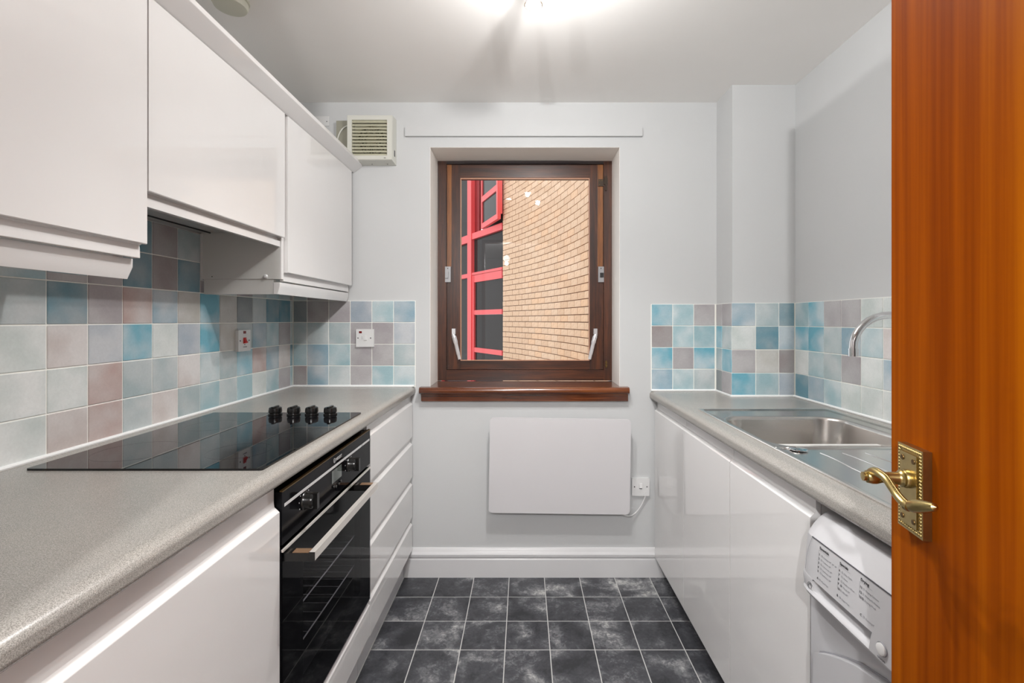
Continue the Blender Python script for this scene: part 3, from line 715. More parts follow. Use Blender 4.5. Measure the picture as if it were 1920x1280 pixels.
# ------------------------------------------------------------------ extractor fan
t = thing('extractor_fan', (-0.74, YB, 2.02), 'cream extractor fan with horizontal louvres high on the back wall', 'fan')
fx0, fx1, fz0, fz1 = -0.847, -0.633, 2.026, 2.242; fyf = 2.252
ix0, ix1, iz0, iz1 = -0.824, -0.655, 2.048, 2.219
b_ = B()
def loop(x0, x1, z0, z1, y): return [Vector((x0, y, z0)), Vector((x1, y, z0)), Vector((x1, y, z1)), Vector((x0, y, z1))]
rings(b_, [loop(fx0, fx1+0.006, fz0-0.006, fz1+0.002, YB-0.0005), loop(fx0, fx1+0.003, fz0, fz1, fyf+0.006), loop(fx0+0.003, fx1, fz0+0.003, fz1-0.003, fyf),
           loop(ix0, ix1, iz0, iz1, fyf+0.003), loop(ix0+0.002, ix1-0.002, iz0+0.002, iz1-0.002, 2.300)], caps=False)
obj('housing', b_, CREAM, t, smooth=20)
obj('back_plate', bx(ix0, ix1, 2.302, 2.306, iz0, iz1), CREAM2, t)
cxf, czf = (ix0+ix1)/2, (iz0+iz1)/2
b_ = B()
for r0, r1 in ((0.066, 0.070), (0.050, 0.053), (0.036, 0.039), (0.0, 0.022)):
    n_ = 36
    if r0 == 0: lathe(b_, [(0.0001, 0), (0.024, 0), (0.024, 0.008), (0.0001, 0.009)], (cxf, 2.292, czf), (0, -1, 0), 24); continue
    rs = [[Vector((cxf+q*math.cos(2*PI*k/n_), yy, czf+q*math.sin(2*PI*k/n_))) for k in range(n_)] for q, yy in ((r0, 2.284), (r1, 2.284), (r1, 2.292), (r0, 2.292))]
    rings(b_, rs, close=True)
for k in range(28):
    a = 2*PI*k/28; M_ = Matrix.Translation((cxf, 0, czf)) @ Matrix.Rotation(a, 4, 'Y'); box(b_, 0.022, 0.070, 2.286, 2.291, -0.0012, 0.0012, M_)
obj('guard_grille', b_, CREAM2, t)
b_ = B(); lathe(b_, [(0.0001, 0), (0.071, 0), (0.071, 0.001), (0.0001, 0.001)], (cxf, 2.3005, czf), (0, -1, 0), 36); obj('fan_shade_disc', b_, plain('shaded fan interior', lin(96, 92, 74), 0.6), t, label='round disc coloured as the shade inside the fan')  # solid disc, its colour stands for the shade in the fan
for k in range(11):
    z_ = iz0+0.007+k*0.0158
    M_ = Matrix.Translation((0, 2.263, z_)) @ Matrix.Rotation(math.radians(46), 4, 'X')
    obj('louvre', box(B(), ix0+0.001, ix1-0.001, -0.0088, 0.0088, -0.0011, 0.0011, M_), CREAM2, t)
obj('indicator', bx(-0.669, -0.660, fyf-0.0008, fyf+0.004, 2.0345, 2.0365), BLK, t, label='small dark indicator window')
obj('side_slot', bx(fx1+0.0012, fx1+0.0052, 2.285, 2.300, 2.055, 2.085), PRINT, t)
for xx in (-0.74, -0.665):
    b_ = B(); lathe(b_, [(0.003, 0), (0.003, 0.0008)], (xx, 2.30, fz0-0.0045), (0, 0, -1), 10); obj('screw', b_, PRINT, t)
# bracket/duct cover behind the fan
t = thing('fan_backing', (-0.88, YB, 2.10), 'grey backing board with curved cable left of the extractor fan', 'backing board')
obj('board', bx(-0.914, -0.8478, 2.296, YB-0.0005, 2.075, 2.232), plain('grey green board', lin(150, 148, 134), 0.6), t)
b_ = B(); pts = [(-0.9085+0.062*(1-math.cos(a)), 2.292, 2.115+0.092*math.sin(a)) for a in [math.radians(q) for q in range(-10, 90, 8)]]
tube(b_, pts, 0.0035, 8); obj('cable_loop', b_, CREAM, t)
t = thing('blanking_plate', (-0.98, YB, 2.2), 'small white blanking plate high on the back wall left of the fan', 'plate')
obj('plate', bx(-1.03, -0.957, YB-0.005, YB-0.0003, 2.215, 2.262), PLAST, t, bev=0.001, seg=1)
b_ = B(); lathe(b_, [(0.0025, 0), (0.0025, 0.0006)], (-0.968, YB-0.005, 2.236), (0, -1, 0), 10); obj('screw', b_, PRINT, t)
# batten over the window
obj('batten', bx(-0.581, 0.581, YB-0.016, YB-0.0003, 2.161, 2.2085), WALL, label='painted wooden curtain batten on the wall above the window', cat='batten', bev=0.002)
# smoke alarm
t = thing('smoke_alarm', (-1.0, 1.56, ZC), 'round cream smoke alarm on the ceiling above the wall cabinets', 'smoke alarm')
b_ = B(); lathe(b_, [(0.0001, 0), (0.056, 0), (0.057, 0.010), (0.050, 0.014), (0.0001, 0.014)], (-0.975, 1.565, ZC-0.0003), (0, 0, -1), 40); obj('base', b_, ALARM, t)
b_ = B(); lathe(b_, [(0.0001, 0), (0.053, 0), (0.054, 0.010), (0.049, 0.019), (0.035, 0.022), (0.0001, 0.023)], (-0.975, 1.565, ZC-0.0145), (0, 0, -1), 40); obj('cover', b_, ALARM, t)
# ceiling spotlight bar
t = thing('ceiling_spotlight', (0.01, 1.3, ZC), 'ceiling light with three lit spot heads, at the top edge of the photo', 'light')
b_ = B(); lathe(b_, [(0.0001, 0), (0.060, 0), (0.060, 0.012), (0.052, 0.016), (0.0001, 0.016)], (0.01, 1.31, ZC-0.0003), (0, 0, -1), 40); obj('ceiling_plate', b_, CHROME, t)
for h in HEADS:
    b_ = B(); tube(b_, spline([(0.01, 1.31, ZC-0.018), ((0.01+h[0])/2, (1.31+h[1])/2, ZC-0.020), (h[0], h[1], h[2]+0.062)], 6), 0.004, 8); obj('arm', b_, CHROME, t)
    b_ = B(); lathe(b_, [(0.0001, 0.060), (0.012, 0.060), (0.018, 0.045), (0.028, 0.004), (0.0285, 0.001), (0.026, 0.001), (0.024, 0.006)], (h[0], h[1], h[2]), (0, 0, 1), 28)
    hd = obj('spot_head', b_, CHROME, t)
    b_ = B(); lathe(b_, [(0.0001, 0), (0.016, 0.002), (0.022, 0.005), (0.022, 0.007), (0.0001, 0.008)], (h[0], h[1], h[2]-0.003), (0, 0, 1), 24); obj('bulb', b_, BULB, hd)

# ------------------------------------------------------------------ window
FY = 2.518
wn = thing('window_1', (0.006, FY, OZ0), 'dark mahogany framed pivot window with clear glass in the back wall', 'window', kind='structure')
e = 0.0015
b_ = B()
box(b_, OX0+e, -0.413, FY, FY+0.09, OZ0+0.002, OZ1-e); box(b_, 0.4275, OX1-e, FY, FY+0.09, OZ0+0.002, OZ1-e)
obj('frame_jamb', b_, WFR, wn, bev=0.0015)
obj('frame_rail', bx(-0.4128, 0.4273, FY, FY+0.09, 2.0945, OZ1-e), DSTR, wn, bev=0.001)
obj('frame_rail', bx(-0.4128, 0.4273, FY, FY+0.09, OZ0+0.002, 0.994), WFRH, wn, bev=0.001)
sx0, sx1, sz0, sz1 = -0.4115, 0.426, 0.9965, 2.0925     # sash outline
gx0, gx1, gz0, gz1 = -0.3400, 0.3540, 1.0425, 2.0240    # glass
SYF = FY+0.006
for x0, x1, sd in ((sx0, gx0, 0), (gx1, sx1, 1)):
    obj('sash_stile', bx(x0, x1, SYF, FY+0.06, sz0, sz1), WFR, wn, bev=0.0015)
obj('sash_rail', bx(gx0+0.0003, gx1-0.0003, SYF, FY+0.06, gz1, sz1), WFRH, wn, bev=0.001)
obj('sash_rail', bx(gx0+0.0003, gx1-0.0003, SYF, FY+0.06, sz0, gz0), WFRH, wn, bev=0.001)
obj('rebate_strip', bx(-0.4105, -0.3860, SYF-0.0035, SYF-0.0002, 1.545, 2.0915), WLT, wn, label='worn amber coloured rebate strip, left')
obj('rebate_strip', bx(0.3950, 0.4250, SYF-0.0035, SYF-0.0002, 1.545, 2.0915), WLT, wn, label='worn amber coloured rebate strip, right')
obj('drip_strip', bx(-0.32, 0.30, FY-0.006, FY-0.0002, 2.098, 2.108), DSTR, wn, bev=0.001, label='near black ventilator strip')
b_ = B(); w_ = 0.004
box(b_, gx0, gx0+w_, SYF+0.006, SYF+0.014, gz0, gz1); box(b_, gx1-w_, gx1, SYF+0.006, SYF+0.014, gz0, gz1)
box(b_, gx0+w_, gx1-w_, SYF+0.006, SYF+0.014, gz0, gz0+w_); box(b_, gx0+w_, gx1-w_, SYF+0.006, SYF+0.014, gz1-w_*1.6, gz1)
obj('glazing_bead', b_, BEAD, wn, label='pale pinkish glazing bead around the glass')
obj('pane', bx(gx0, gx1, SYF+0.016, SYF+0.020, gz0, gz1), PANE, wn)
# catches
for cx_, lab in ((-0.4045, 'left'), (0.4135, 'right')):
    c_ = obj('sash_catch', bx(cx_-0.0155, cx_+0.0145, FY-0.004, FY+0.0018, 1.463, 1.546), GREYM, wn, bev=0.001, label='grey metal sash catch')
    obj('catch_lever', bx(cx_-0.014, cx_+0.003, FY-0.013, FY-0.0042, 1.484, 1.519) if lab == 'left' else bx(cx_-0.006, cx_+0.012, FY-0.013, FY-0.0042, 1.489, 1.512), GREYM if lab == 'left' else DARK, c_, bev=0.0015)
    b_ = B(); lathe(b_, [(0.003, 0), (0.003, 0.001)], (cx_-0.001, FY-0.004, 1.536), (0, -1, 0), 10); obj('catch_screw', b_, IRON, c_)
# fasteners
for s, x_ in ((1, -0.3720), (-1, 0.3810)):
    b_ = B(); tube(b_, spline([(x_, FY-0.016, 1.193), (x_-s*0.001, FY-0.018, 1.180), (x_+s*0.004, FY-0.018, 1.165), (x_+s*0.014, FY-0.017, 1.125), (x_+s*0.025, FY-0.015, 1.075), (x_+s*0.0305, FY-0.014, 1.052)], 5), [0.0095]*8+[0.0115]*6+[0.0095]*6+[0.0080]*6, 12, 0.6, ref=(0, 1, 0))
    h_ = obj('window_handle', b_, SATC, wn, label='chrome lever handle')
    b_ = B(); cyl(b_, (x_, FY+0.005, 1.203), (x_, FY-0.022, 1.203), 0.0095); box(b_, x_-0.009, x_+0.009, FY-0.024, FY+0.005, 1.186, 1.215); obj('handle_boss', b_, SATC, h_, bev=0.002)
    b_ = B(); lathe(b_, [(0.005, 0), (0.005, 0.0012)], (x_+s*0.003, FY-0.0228, 1.163), (0, -1, 0), 12); obj('handle_eyelet', b_, DARK, h_)
# hinge and bolt at upper right, bolt lower right
hg = obj('window_hinge', bx(0.398, 0.4255, FY-0.004, FY+0.002, 1.975, 2.012), IRON, wn, bev=0.001, label='dark bronze hinge plate')
b_ = B(); cyl(b_, (0.4375, FY-0.008, 2.026), (0.4385, FY-0.006, 1.952), 0.005, 0.0045, 12); box(b_, 0.428, 0.447, FY-0.006, FY-0.0005, 1.985, 2.018); obj('hinge_pin', b_, IRON, hg)
for dx, dz in ((0.405, 2.005), (0.405, 1.983), (0.418, 2.005)):
    b_ = B(); lathe(b_, [(0.0025, 0), (0.0025, 0.001)], (dx, FY-0.004, dz), (0, -1, 0), 8); obj('hinge_screw', b_, BRASSD, hg)
b_ = B(); cyl(b_, (0.440, FY, 1.033), (0.440, FY-0.010, 1.033), 0.006); cyl(b_, (0.440, FY, 1.018), (0.440, FY-0.010, 1.018), 0.006); box(b_, 0.4365, 0.4435, FY-0.005, FY-0.0003, 1.006, 1.044); obj('frame_bolt', b_, BRASSD, wn, bev=0.001, label='small brass bolt')
# window board
t = thing('window_sill', (0.0, 2.4, 0.87), 'reddish brown varnished wooden sill board below the window', 'sill')
b_ = B(); P_ = [(FY-0.0005, 0.9345), (2.287, 0.9345), (2.277, 0.931), (2.2715, 0.923), (2.2715, 0.914), (2.277, 0.9055), (2.287, 0.9015), (YB-0.0005, 0.9015)]
prism(b_, [(YB-0.0003, 0.9345)]+P_[1:], 'x', -0.5065, 0.5115)
box(b_, OX0+0.0025, OX1-0.0025, YB-0.0002, FY-0.0005, 0.9018, 0.9345)
obj('board', b_, WSILL, t, smooth=40)
obj('apron', bx(-0.500, 0.508, 2.292, YB-0.0003, 0.866, 0.9012), WSILL, t, bev=0.002)

# ------------------------------------------------------------------ sink
t = thing('sink', (0.93, 1.34, 0.912), 'stainless steel inset sink with one bowl and ribbed drainer', 'sink')
def lp(x0, x1, y0, y1, r, z, n=7): return [Vector((p[0], p[1], z)) for p in rr(x0, x1, y0, y1, r, n)]
zt = 0.9128
bx0, bx1, by0, by1 = 0.702, 1.120, 1.292, 1.700
ym = 1.275
b_ = B()
# tray skin round the bowl
rings(b_, [lp(SX0, SX1, ym, SY1, 0.012, zt-0.0006), lp(SX0+0.0015, SX1-0.0015, ym+0.0002, SY1-0.0015, 0.012, zt+0.0032), lp(SX0+0.010, SX1-0.010, ym+0.004, SY1-0.012, 0.012, zt+0.0040),
           lp(SX0+0.017, SX1-0.016, ym+0.007, SY1-0.018, 0.014, zt+0.0002),
           lp(bx0-0.006, bx1+0.006, by0-0.006, by1+0.006, 0.085, zt), lp(bx0, bx1, by0, by1, 0.082, zt-0.003), lp(bx0+0.004, bx1-0.004, by0+0.004, by1-0.004, 0.08, zt-0.012),
           lp(bx0+0.014, bx1-0.014, by0+0.014, by1-0.014, 0.078, zt-0.10), lp(bx0+0.022, bx1-0.022, by0+0.022, by1-0.022, 0.075, zt-0.135), lp(bx0+0.045, bx1-0.045, by0+0.045, by1-0.045, 0.06, zt-0.150),
           lp(bx0+0.16, bx1-0.16, by0+0.16, by1-0.16, 0.03, zt-0.153)], caps=False)
b_.verts.ensure_lookup_table()
b_.faces.new(b_.verts[-32:])
obj('bowl', b_, STEEL, t, smooth=50)
b_ = B()
rings(b_, [lp(SX0, SX1, SY0, ym, 0.012, zt-0.0006), lp(SX0+0.0015, SX1-0.0015, SY0+0.0015, ym-0.0002, 0.012, zt+0.0032), lp(SX0+0.010, SX1-0.010, SY0+0.012, ym-0.001, 0.012, zt+0.0040),
           lp(SX0+0.017, SX1-0.016, SY0+0.018, ym-0.002, 0.012, zt+0.0001)], caps=False)
b_.verts.ensure_lookup_table(); b_.faces.new(b_.verts[-32:])
obj('drainer', b_, RIMST, t, smooth=40)
for k in range(6):
    xx = 0.775+k*0.062
    b_ = B(); tube(b_, [(xx+0.004*math.sin(j*0.9+k), SY0+0.06+j*0.032, zt+0.0001) for j in range(11)], 0.0035, 8, 1.0); 
    for v in b_.verts: v.co.z = zt+0.0001+(v.co.z-zt)*0.5
    obj('drainer_rib', b_, RIMST, t)
b_ = B(); P_ = [Vector((p[0], p[1], zt+0.0015)) for p in rr(SX0+0.001, SX1-0.001, SY0+0.001, SY1-0.001, 0.011, 5)]; tube(b_, P_+[P_[0]], 0.0027, 8); obj('rim_highlight', b_, plain('rim highlight steel', (0.85, 0.82, 0.78, 1), 0.22, metal=1), t)  # bright tube added to draw the highlight line along the rim
b_ = B(); lathe(b_, [(0.0001, 0), (0.021, 0), (0.023, 0.0015), (0.022, 0.0035), (0.0001, 0.0045)], (0.732, 1.255, zt+0.0015), (0, 0, 1), 28); obj('overflow_cap', b_, CHROME, t)
b_ = B(); lathe(b_, [(0.0001, 0), (0.04, 0), (0.04, 0.002), (0.03, 0.0025), (0.0001, 0.001)], (0.911, 1.496, zt-0.1525), (0, 0, 1), 28); obj('waste', b_, CHROME, t)
# tap
t = thing('tap', (1.145, 1.33, 0.912), 'chrome swan neck kitchen tap rising behind the sink bowl', 'tap')
tx, ty = 1.145, 1.345
b_ = B(); lathe(b_, [(0.0001, 0), (0.027, 0), (0.027, 0.006), (0.020, 0.012), (0.019, 0.085), (0.014, 0.10), (0.0001, 0.101)], (tx, ty, zt+0.0024), (0, 0, 1), 28); obj('base', b_, CHROME, t)
pts = [(tx, ty, 1.0), (tx, ty, 1.07), (tx, ty, 1.14)]
rx = (tx-0.932)/2; cx_ = tx-rx
for k in range(1, 17): a = PI*k/16; pts.append((cx_+rx*math.cos(a), ty-0.012*k/16, 1.178+0.096*math.sin(a)))
pts += [(0.932, ty-0.013, 1.172)]
b_ = B(); tube(b_, pts, 0.0108, 16); obj('spout', b_, CHROME, t)
b_ = B(); cyl(b_, (0.932, ty-0.013, 1.180), (0.932, ty-0.013, 1.158), 0.0123, seg=20); obj('nozzle', b_, CHROME, t)
b_ = B(); cyl(b_, (tx, ty-0.018, 0.975), (tx, ty-0.085, 0.985), 0.007, 0.009, 14); obj('lever', b_, CHROME, t)

# ------------------------------------------------------------------ washing machine
t = thing('washing_machine', (0.93, 0.72, 0), 'white washer dryer with printed programme panel under the right worktop', 'washing machine')
WY0, WY1 = 0.425, 1.020
obj('body', bx(0.622, 1.20, WY0, WY1, 0.015, 0.690), WMW, t, bev=0.012, seg=3)
obj('top', bx(0.700, 1.20, WY0+0.002, WY1-0.002, 0.6905, 0.856), WMW, t, bev=0.004)
# fascia: a section in x,z swept along y and tucked in at both ends
sec = [(0.700, 0.856), (0.652, 0.855), (0.636, 0.850), (0.624, 0.842), (0.612, 0.830), (0.5985, 0.8125), (0.5975, 0.811), (0.594, 0.780), (0.590, 0.7335), (0.5895, 0.7315), (0.612, 0.7285), (0.614, 0.722), (0.602, 0.7085),
       (0.590, 0.7065), (0.587, 0.7005), (0.590, 0.694), (0.6155, 0.6905), (0.700, 0.6905)]
ends = [(0.0, 0.040), (0.002, 0.028), (0.006, 0.018), (0.013, 0.010), (0.024, 0.0045), (0.040, 0.001), (0.059, 0.0), (0.085, 0.0)]
ys = [(WY0+a, d) for a, d in ends]+[(WY1-a, d) for a, d in ends[::-1]]
rs = []
for y, d in ys:
    rs.append([Vector((min(0.700, (0.589 if (x in (0.612, 0.614, 0.602) and y > WY1-0.06 and z < 0.73) else x)+d*(0.700-x)/0.1*1.0), y, z-(d*0.25 if z > 0.8 else -d*0.2 if z < 0.7 else 0))) for x, z in sec])
b_ = B(); rings(b_, rs)
fc = obj('fascia', b_, WMW, t, smooth=45)
obj('panel_seam', bx(0.5965, 0.5985, WY0+0.05, 0.975, 0.8119, 0.8131), PRINT, fc)
def onr(y, z):       # print on the sloping programme panel (faces -x, read along -y)
    up = Vector((0.594-0.590, 0, 0.780-0.7335)).normalized()
    x = 0.594+(z-0.780)*(0.004/0.0465) if z < 0.78 else 0.594+(z-0.78)*(0.0035/0.031)
    return mat3((x-0.0006, y, z), (0, -1, 0), up)
def tx_(s, y, z, size, m, bold=0): return text('lettering', s, size, onr(y, z), m, fc, 0.0001, bold=bold)
def icon(y, z, m=PRINTL):
    b_ = B(); M_ = onr(y, z); n_ = 12
    rs = [[M_ @ Vector((q*math.cos(2*PI*k/n_), q*math.sin(2*PI*k/n_), h)) for k in range(n_)] for q, h in ((0.0014, 0), (0.0021, 0), (0.0021, 0.0002), (0.0014, 0.0002))]
    rings(b_, rs, close=True); return obj('programme_icon', b_, m, fc)
colsW = [(0.948, 0.8000, 'Essentials', [('1', 'Cottons 90\u00b0 60\u00b0 40\u00b0'), ('2', 'Cottons 60\u00b0'), ('3', 'Coloureds 40\u00b0'), ('4', 'Synthetics 40\u00b0'), ('5', 'Synthetics 30\u00b0')], ('A', 'Mixed Fast')),
         (0.888, 0.8000, 'Specials', [('6', 'Baby Cycle'), ('7', 'Shirts'), ('8', 'Ready to Wear'), ('9', 'Wool 40\u00b0'), ('10', 'Silk 30\u00b0')], ('B', 'Super Fast')),
         (0.833, 0.8000, 'Drying', [('11', 'Drying Cottons'), ('12', 'Drying Synthetics'), ('13', 'Drying Wool')], ('C', 'Running Clean'))]
for y, z, head, items, last in colsW:
    tx_(head, y, z, 0.0074, BLK, 0.012)
    M_ = onr(y, z-0.0022); b_ = B(); box(b_, -0.001, 0.029, -0.00012, 0.00012, 0, 0.0002, M_); box(b_, -0.0011, -0.0009, -0.042 if len(items) > 3 else -0.025, 0.0001, 0, 0.0002, M_); obj('rule_line', b_, PRINTL, fc)
    for k, (nn, s) in enumerate(items):
        zz_ = z-0.0125-k*0.0084
        tx_(nn, y, zz_, 0.0060, BLK, 0.01); icon(y-0.0095, zz_+0.0022, BLK if nn in ('9', '13') else PRINTL); tx_(s, y-0.0138, zz_+0.0005, 0.0048, PRINTL)
    zz_ = z-0.0125-5.6*0.0084
    if last[0] == 'C': y -= 0.006; zz_ += 0.002
    tx_(last[0], y, zz_, 0.0060, BLK, 0.012); icon(y-0.0095, zz_+0.0022); tx_(last[1], y-0.0138, zz_+0.0005, 0.0048, PRINTL)
b_ = B(); tube(b_, [(0.5975, 0.974, 0.8122), (0.5965, 0.9765, 0.806), (0.5935, 0.982, 0.785), (0.5915, 0.985, 0.765), (0.5905, 0.987, 0.74)], 0.0004, 6); obj('panel_seam', b_, PRINTL, fc)
# swirl mark at the far end
M_ = mat3((0.5885, 0.968, 0.714), (0, -1, 0), (0, 0, 1)); b_ = B()
for r_, a0, a1 in ((0.0075, 20, 250), (0.0045, -60, 200)):
    pts = [M_ @ Vector((r_*math.cos(math.radians(a)), r_*math.sin(math.radians(a)), 0)) for a in range(a0, a1, 15)]; tube(b_, pts, 0.0004, 6)
obj('swirl_mark', b_, BLK, fc)
# dial panel at the near end
b_ = B(); P_ = []
for k in range(9): a = math.radians(90+k*11.25); P_.append((0.745+0.045*math.cos(a)*-1-0.0, 0.7075+0.075*math.sin(a)))
pz = [(0.800, 0.7005), (0.800, 0.7060), (0.7985, 0.725), (0.793, 0.745), (0.784, 0.765), (0.772, 0.785), (0.760, 0.802), (0.752, 0.812), (0.470, 0.812), (0.470, 0.7005)]
prism(b_, pz, 'x', 0.5862, 0.603)
for v in b_.verts:
    if v.co.x < 0.59: v.co.x += (v.co.z-0.7005)*0.09
obj('dial_panel', b_, WMW, fc, bev=0.001)
b_ = B(); lathe(b_, [(0.0001, 0.004), (0.007, 0.004), (0.0095, 0.003), (0.010, 0), (0.0001, 0)], (0.5872, 0.772, 0.7205), (-1, 0, 0.08), 24); bt = obj('button', b_, PLAST, fc)
b_ = B(); n_ = 24
rs = [[Vector((xx, 0.772+q*math.cos(2*PI*k/n_), 0.7208+q*math.sin(2*PI*k/n_))) for k in range(n_)] for q, xx in ((0.0100, 0.5862), (0.0112, 0.5862), (0.0112, 0.5880), (0.0100, 0.5880))]
rings(b_, rs, close=True); obj('button_ring', b_, PRINTL, fc)
text('lettering', 'ON/OFF', 0.0048, mat3((0.5859, 0.781, 0.7025), (0, -1, 0), (0, 0, 1)), PRINT, fc, 0.0001)
b_ = B(); lathe(b_, [(0.034, 0), (0.034, 0.018), (0.030, 0.024), (0.0001, 0.025)], (0.592, 0.60, 0.762), (-1, 0, 0.08), 36); obj('programme_dial', b_, WMW, fc)
# porthole door
dp = [(0.985, 0.30), (0.985, 0.560), (0.982, 0.567), (0.970, 0.575), (0.94, 0.592), (0.90, 0.612), (0.86, 0.629), (0.806, 0.643), (0.722, 0.650), (0.638, 0.643), (0.584, 0.629), (0.544, 0.612), (0.504, 0.592), (0.474, 0.575), (0.462, 0.567), (0.459, 0.56), (0.459, 0.30), (0.50, 0.24), (0.58, 0.20), (0.72, 0.185), (0.86, 0.20), (0.94, 0.24)]
gr = [((y-0.722)*1.012+0.722, (z-0.42)*1.014+0.42) for y, z in dp]
obj('door_groove', prism(B(), gr, 'x', 0.6195, 0.6225), PRINTL, t)
dr = obj('porthole_door', prism(B(), dp, 'x', 0.605, 0.6215), WMW, t, bev=0.005, seg=3)
b_ = B(); lathe(b_, [(0.135, 0), (0.15, 0.004), (0.165, 0.004), (0.172, 0)], (0.6048, 0.722, 0.42), (-1, 0, 0), 48); obj('door_ring', b_, PLAST, dr)
b_ = B(); lathe(b_, [(0.134, 0), (0.12, 0.008), (0.06, 0.014), (0.0001, 0.015)], (0.6046, 0.722, 0.42), (-1, 0, 0), 48); obj('porthole_glass', b_, HOBG, dr)
for yy in (0.47, 0.975):
    b_ = B(); cyl(b_, (0.66, yy, 0.003), (0.66, yy, 0.0152), 0.02); obj('foot', b_, BPLAST, t)
    b_ = B(); cyl(b_, (1.15, yy, 0.003), (1.15, yy, 0.0152), 0.02); obj('foot', b_, BPLAST, t)

# ------------------------------------------------------------------ open wooden door with brass lever
E0 = Vector((0.531, 0.680, 0)); DD = Vector((-0.1945, -0.9809, 0)); DN = Vector((-0.9809, 0.1945, 0))   # free edge, direction to hinge, face normal
DM = Matrix((DD, -DN, Vector((0, 0, 1)))).transposed().to_4x4(); DM.translation = E0    # local: x along the door, y into the thickness, z up
dr = thing('door_1', (0.45, 0.31, 0.0), 'open flush door in orange brown sapele veneer at the right edge', 'door', kind='structure')
obj('door_leaf', box(B(), 0, 0.745, 0, 0.035, 0.008, 2.06, DM), WDOOR, dr, bev=0.0012, seg=1)
def DP(s, h, z): return E0+DD*s+DN*h+Vector((0, 0, z))
pz0, pz1 = 0.9817, 1.0937
s0, s1 = 0.0363, 0.0900
def slab(s0, s1, z0, z1, h0, h1): return box(B(), s0, s1, -h1, -h0, z0, z1, DM)
hp = obj('handle_plate', slab(s0, s1, pz0, pz1, 0.0002, 0.0105), BRASS, dr, bev=0.0025, label='aged brass handle plate with beaded border')
obj('plate_field', slab(s0+0.009, s1-0.009, pz0+0.009, pz1-0.009, 0.0106, 0.0128), BRASS, hp, bev=0.001, seg=1)
b_ = B()
def ball(b2, c, r, n=6):
    m_ = Matrix.Translation(c) @ Matrix.Scale(r, 4); bmesh.ops.create_icosphere(b2, subdivisions=2, radius=1, matrix=m_)
k = 0
nz_ = 24
for q in range(nz_+1):
    zq = pz0+0.0045+(pz1-pz0-0.009)*q/nz_
    for sq in (s0+0.0045, s1-0.0045): ball(b_, DP(sq, 0.0104, zq), 0.0021)
for q in range(1, 10):
    sq = s0+0.0045+(s1-s0-0.009)*q/10
    for zq in (pz0+0.0045, pz1-0.0045): ball(b_, DP(sq, 0.0104, zq), 0.0021)
obj('bead_border', b_, BRASS, hp)
for sq in (s0+0.015, s1-0.015):
    for zq in (pz0+0.017, pz1-0.017):
        b_ = B(); lathe(b_, [(0.0035, 0), (0.0033, 0.001), (0.0001, 0.0012)], DP(sq, 0.0128, zq), DN, 12); obj('screw', b_, BRASSD, hp)
sc_ = 0.0613; zs = 1.0506
b_ = B(); lathe(b_, [(0.0118, 0), (0.0120, 0.003), (0.0108, 0.005), (0.0112, 0.0075), (0.0092, 0.009), (0.0080, 0.012), (0.0070, 0.030), (0.0082, 0.034), (0.0092, 0.037), (0.0094, 0.042), (0.0085, 0.046), (0.0080, 0.048), (0.0058, 0.049), (0.0058, 0.0525), (0.0001, 0.0530)], DP(sc_, 0.0127, zs), DN, 28)
obj('spindle_rose', b_, BRASS, hp)
def PX(u, v, h):        # point at height h off the door face seen in direction (u, v)
    r = (u-U0)/F; bx_ = E0+DN*h
    q = (r*bx_.y-bx_.x)/(DD.x-r*DD.y); p = bx_+DD*q
    return Vector((p.x, p.y, EYE-(v-V0)*p.y/F))
pts = spline([PX(1633, 888, 0.055), PX(1640, 883, 0.055), PX(1651, 889, 0.055), PX(1662, 898, 0.054), PX(1673, 914, 0.053), PX(1684, 930, 0.052), PX(1696, 943, 0.051), PX(1707, 950, 0.050)], 5)
b_ = B(); nP = len(pts); tube(b_, pts, [0.0074-0.0020*min(1, i/14)+0.0010*max(0, (i-22)/13) for i in range(nP)], 14, 0.8); lv = obj('lever_neck', b_, BRASS, hp)
b_ = B()
for k in range(6, nP-4): ball(b_, pts[k]+Vector((0, 0, 0.0040))+DD*0.0030, 0.0016)
obj('lever_beading', b_, BRASS, lv)
b_ = B(); A_ = PX(1703, 948, 0.050); Z_ = PX(1756, 951, 0.042); dd = (Z_-A_); LL = dd.length
lathe(b_, [(0.0001, -0.006), (0.004, -0.006), (0.0058, -0.004), (0.0064, -0.001), (0.0056, 0.001), (0.0062, 0.004)]+[(r_, LL*f_) for r_, f_ in ((0.0072, 0.18), (0.0075, 0.35), (0.0068, 0.58), (0.0055, 0.80), (0.0042, 0.94), (0.0001, 1.0))], A_, dd, 22); obj('lever_grip', b_, BRASS, lv)
b_ = B(); box(b_, 0.735, 0.755, -0.004, 0.0, 0.2, 0.3, DM); box(b_, 0.735, 0.755, -0.004, 0.0, 1.75, 1.85, DM); obj('door_hinge', b_, BRASS, dr)

# door lining of the doorway
b_ = B(); box(b_, -0.46, -0.43, YF-0.1, YF+0.0, 0, 2.14); box(b_, 0.445, 0.47, YF-0.1, YF, 0, 2.14); box(b_, -0.43, 0.445, YF-0.1, YF, 2.11, 2.14)
obj('trim_1', b_, WDOOR, label='wooden lining of the doorway behind the viewer', cat='door lining', kind='structure')
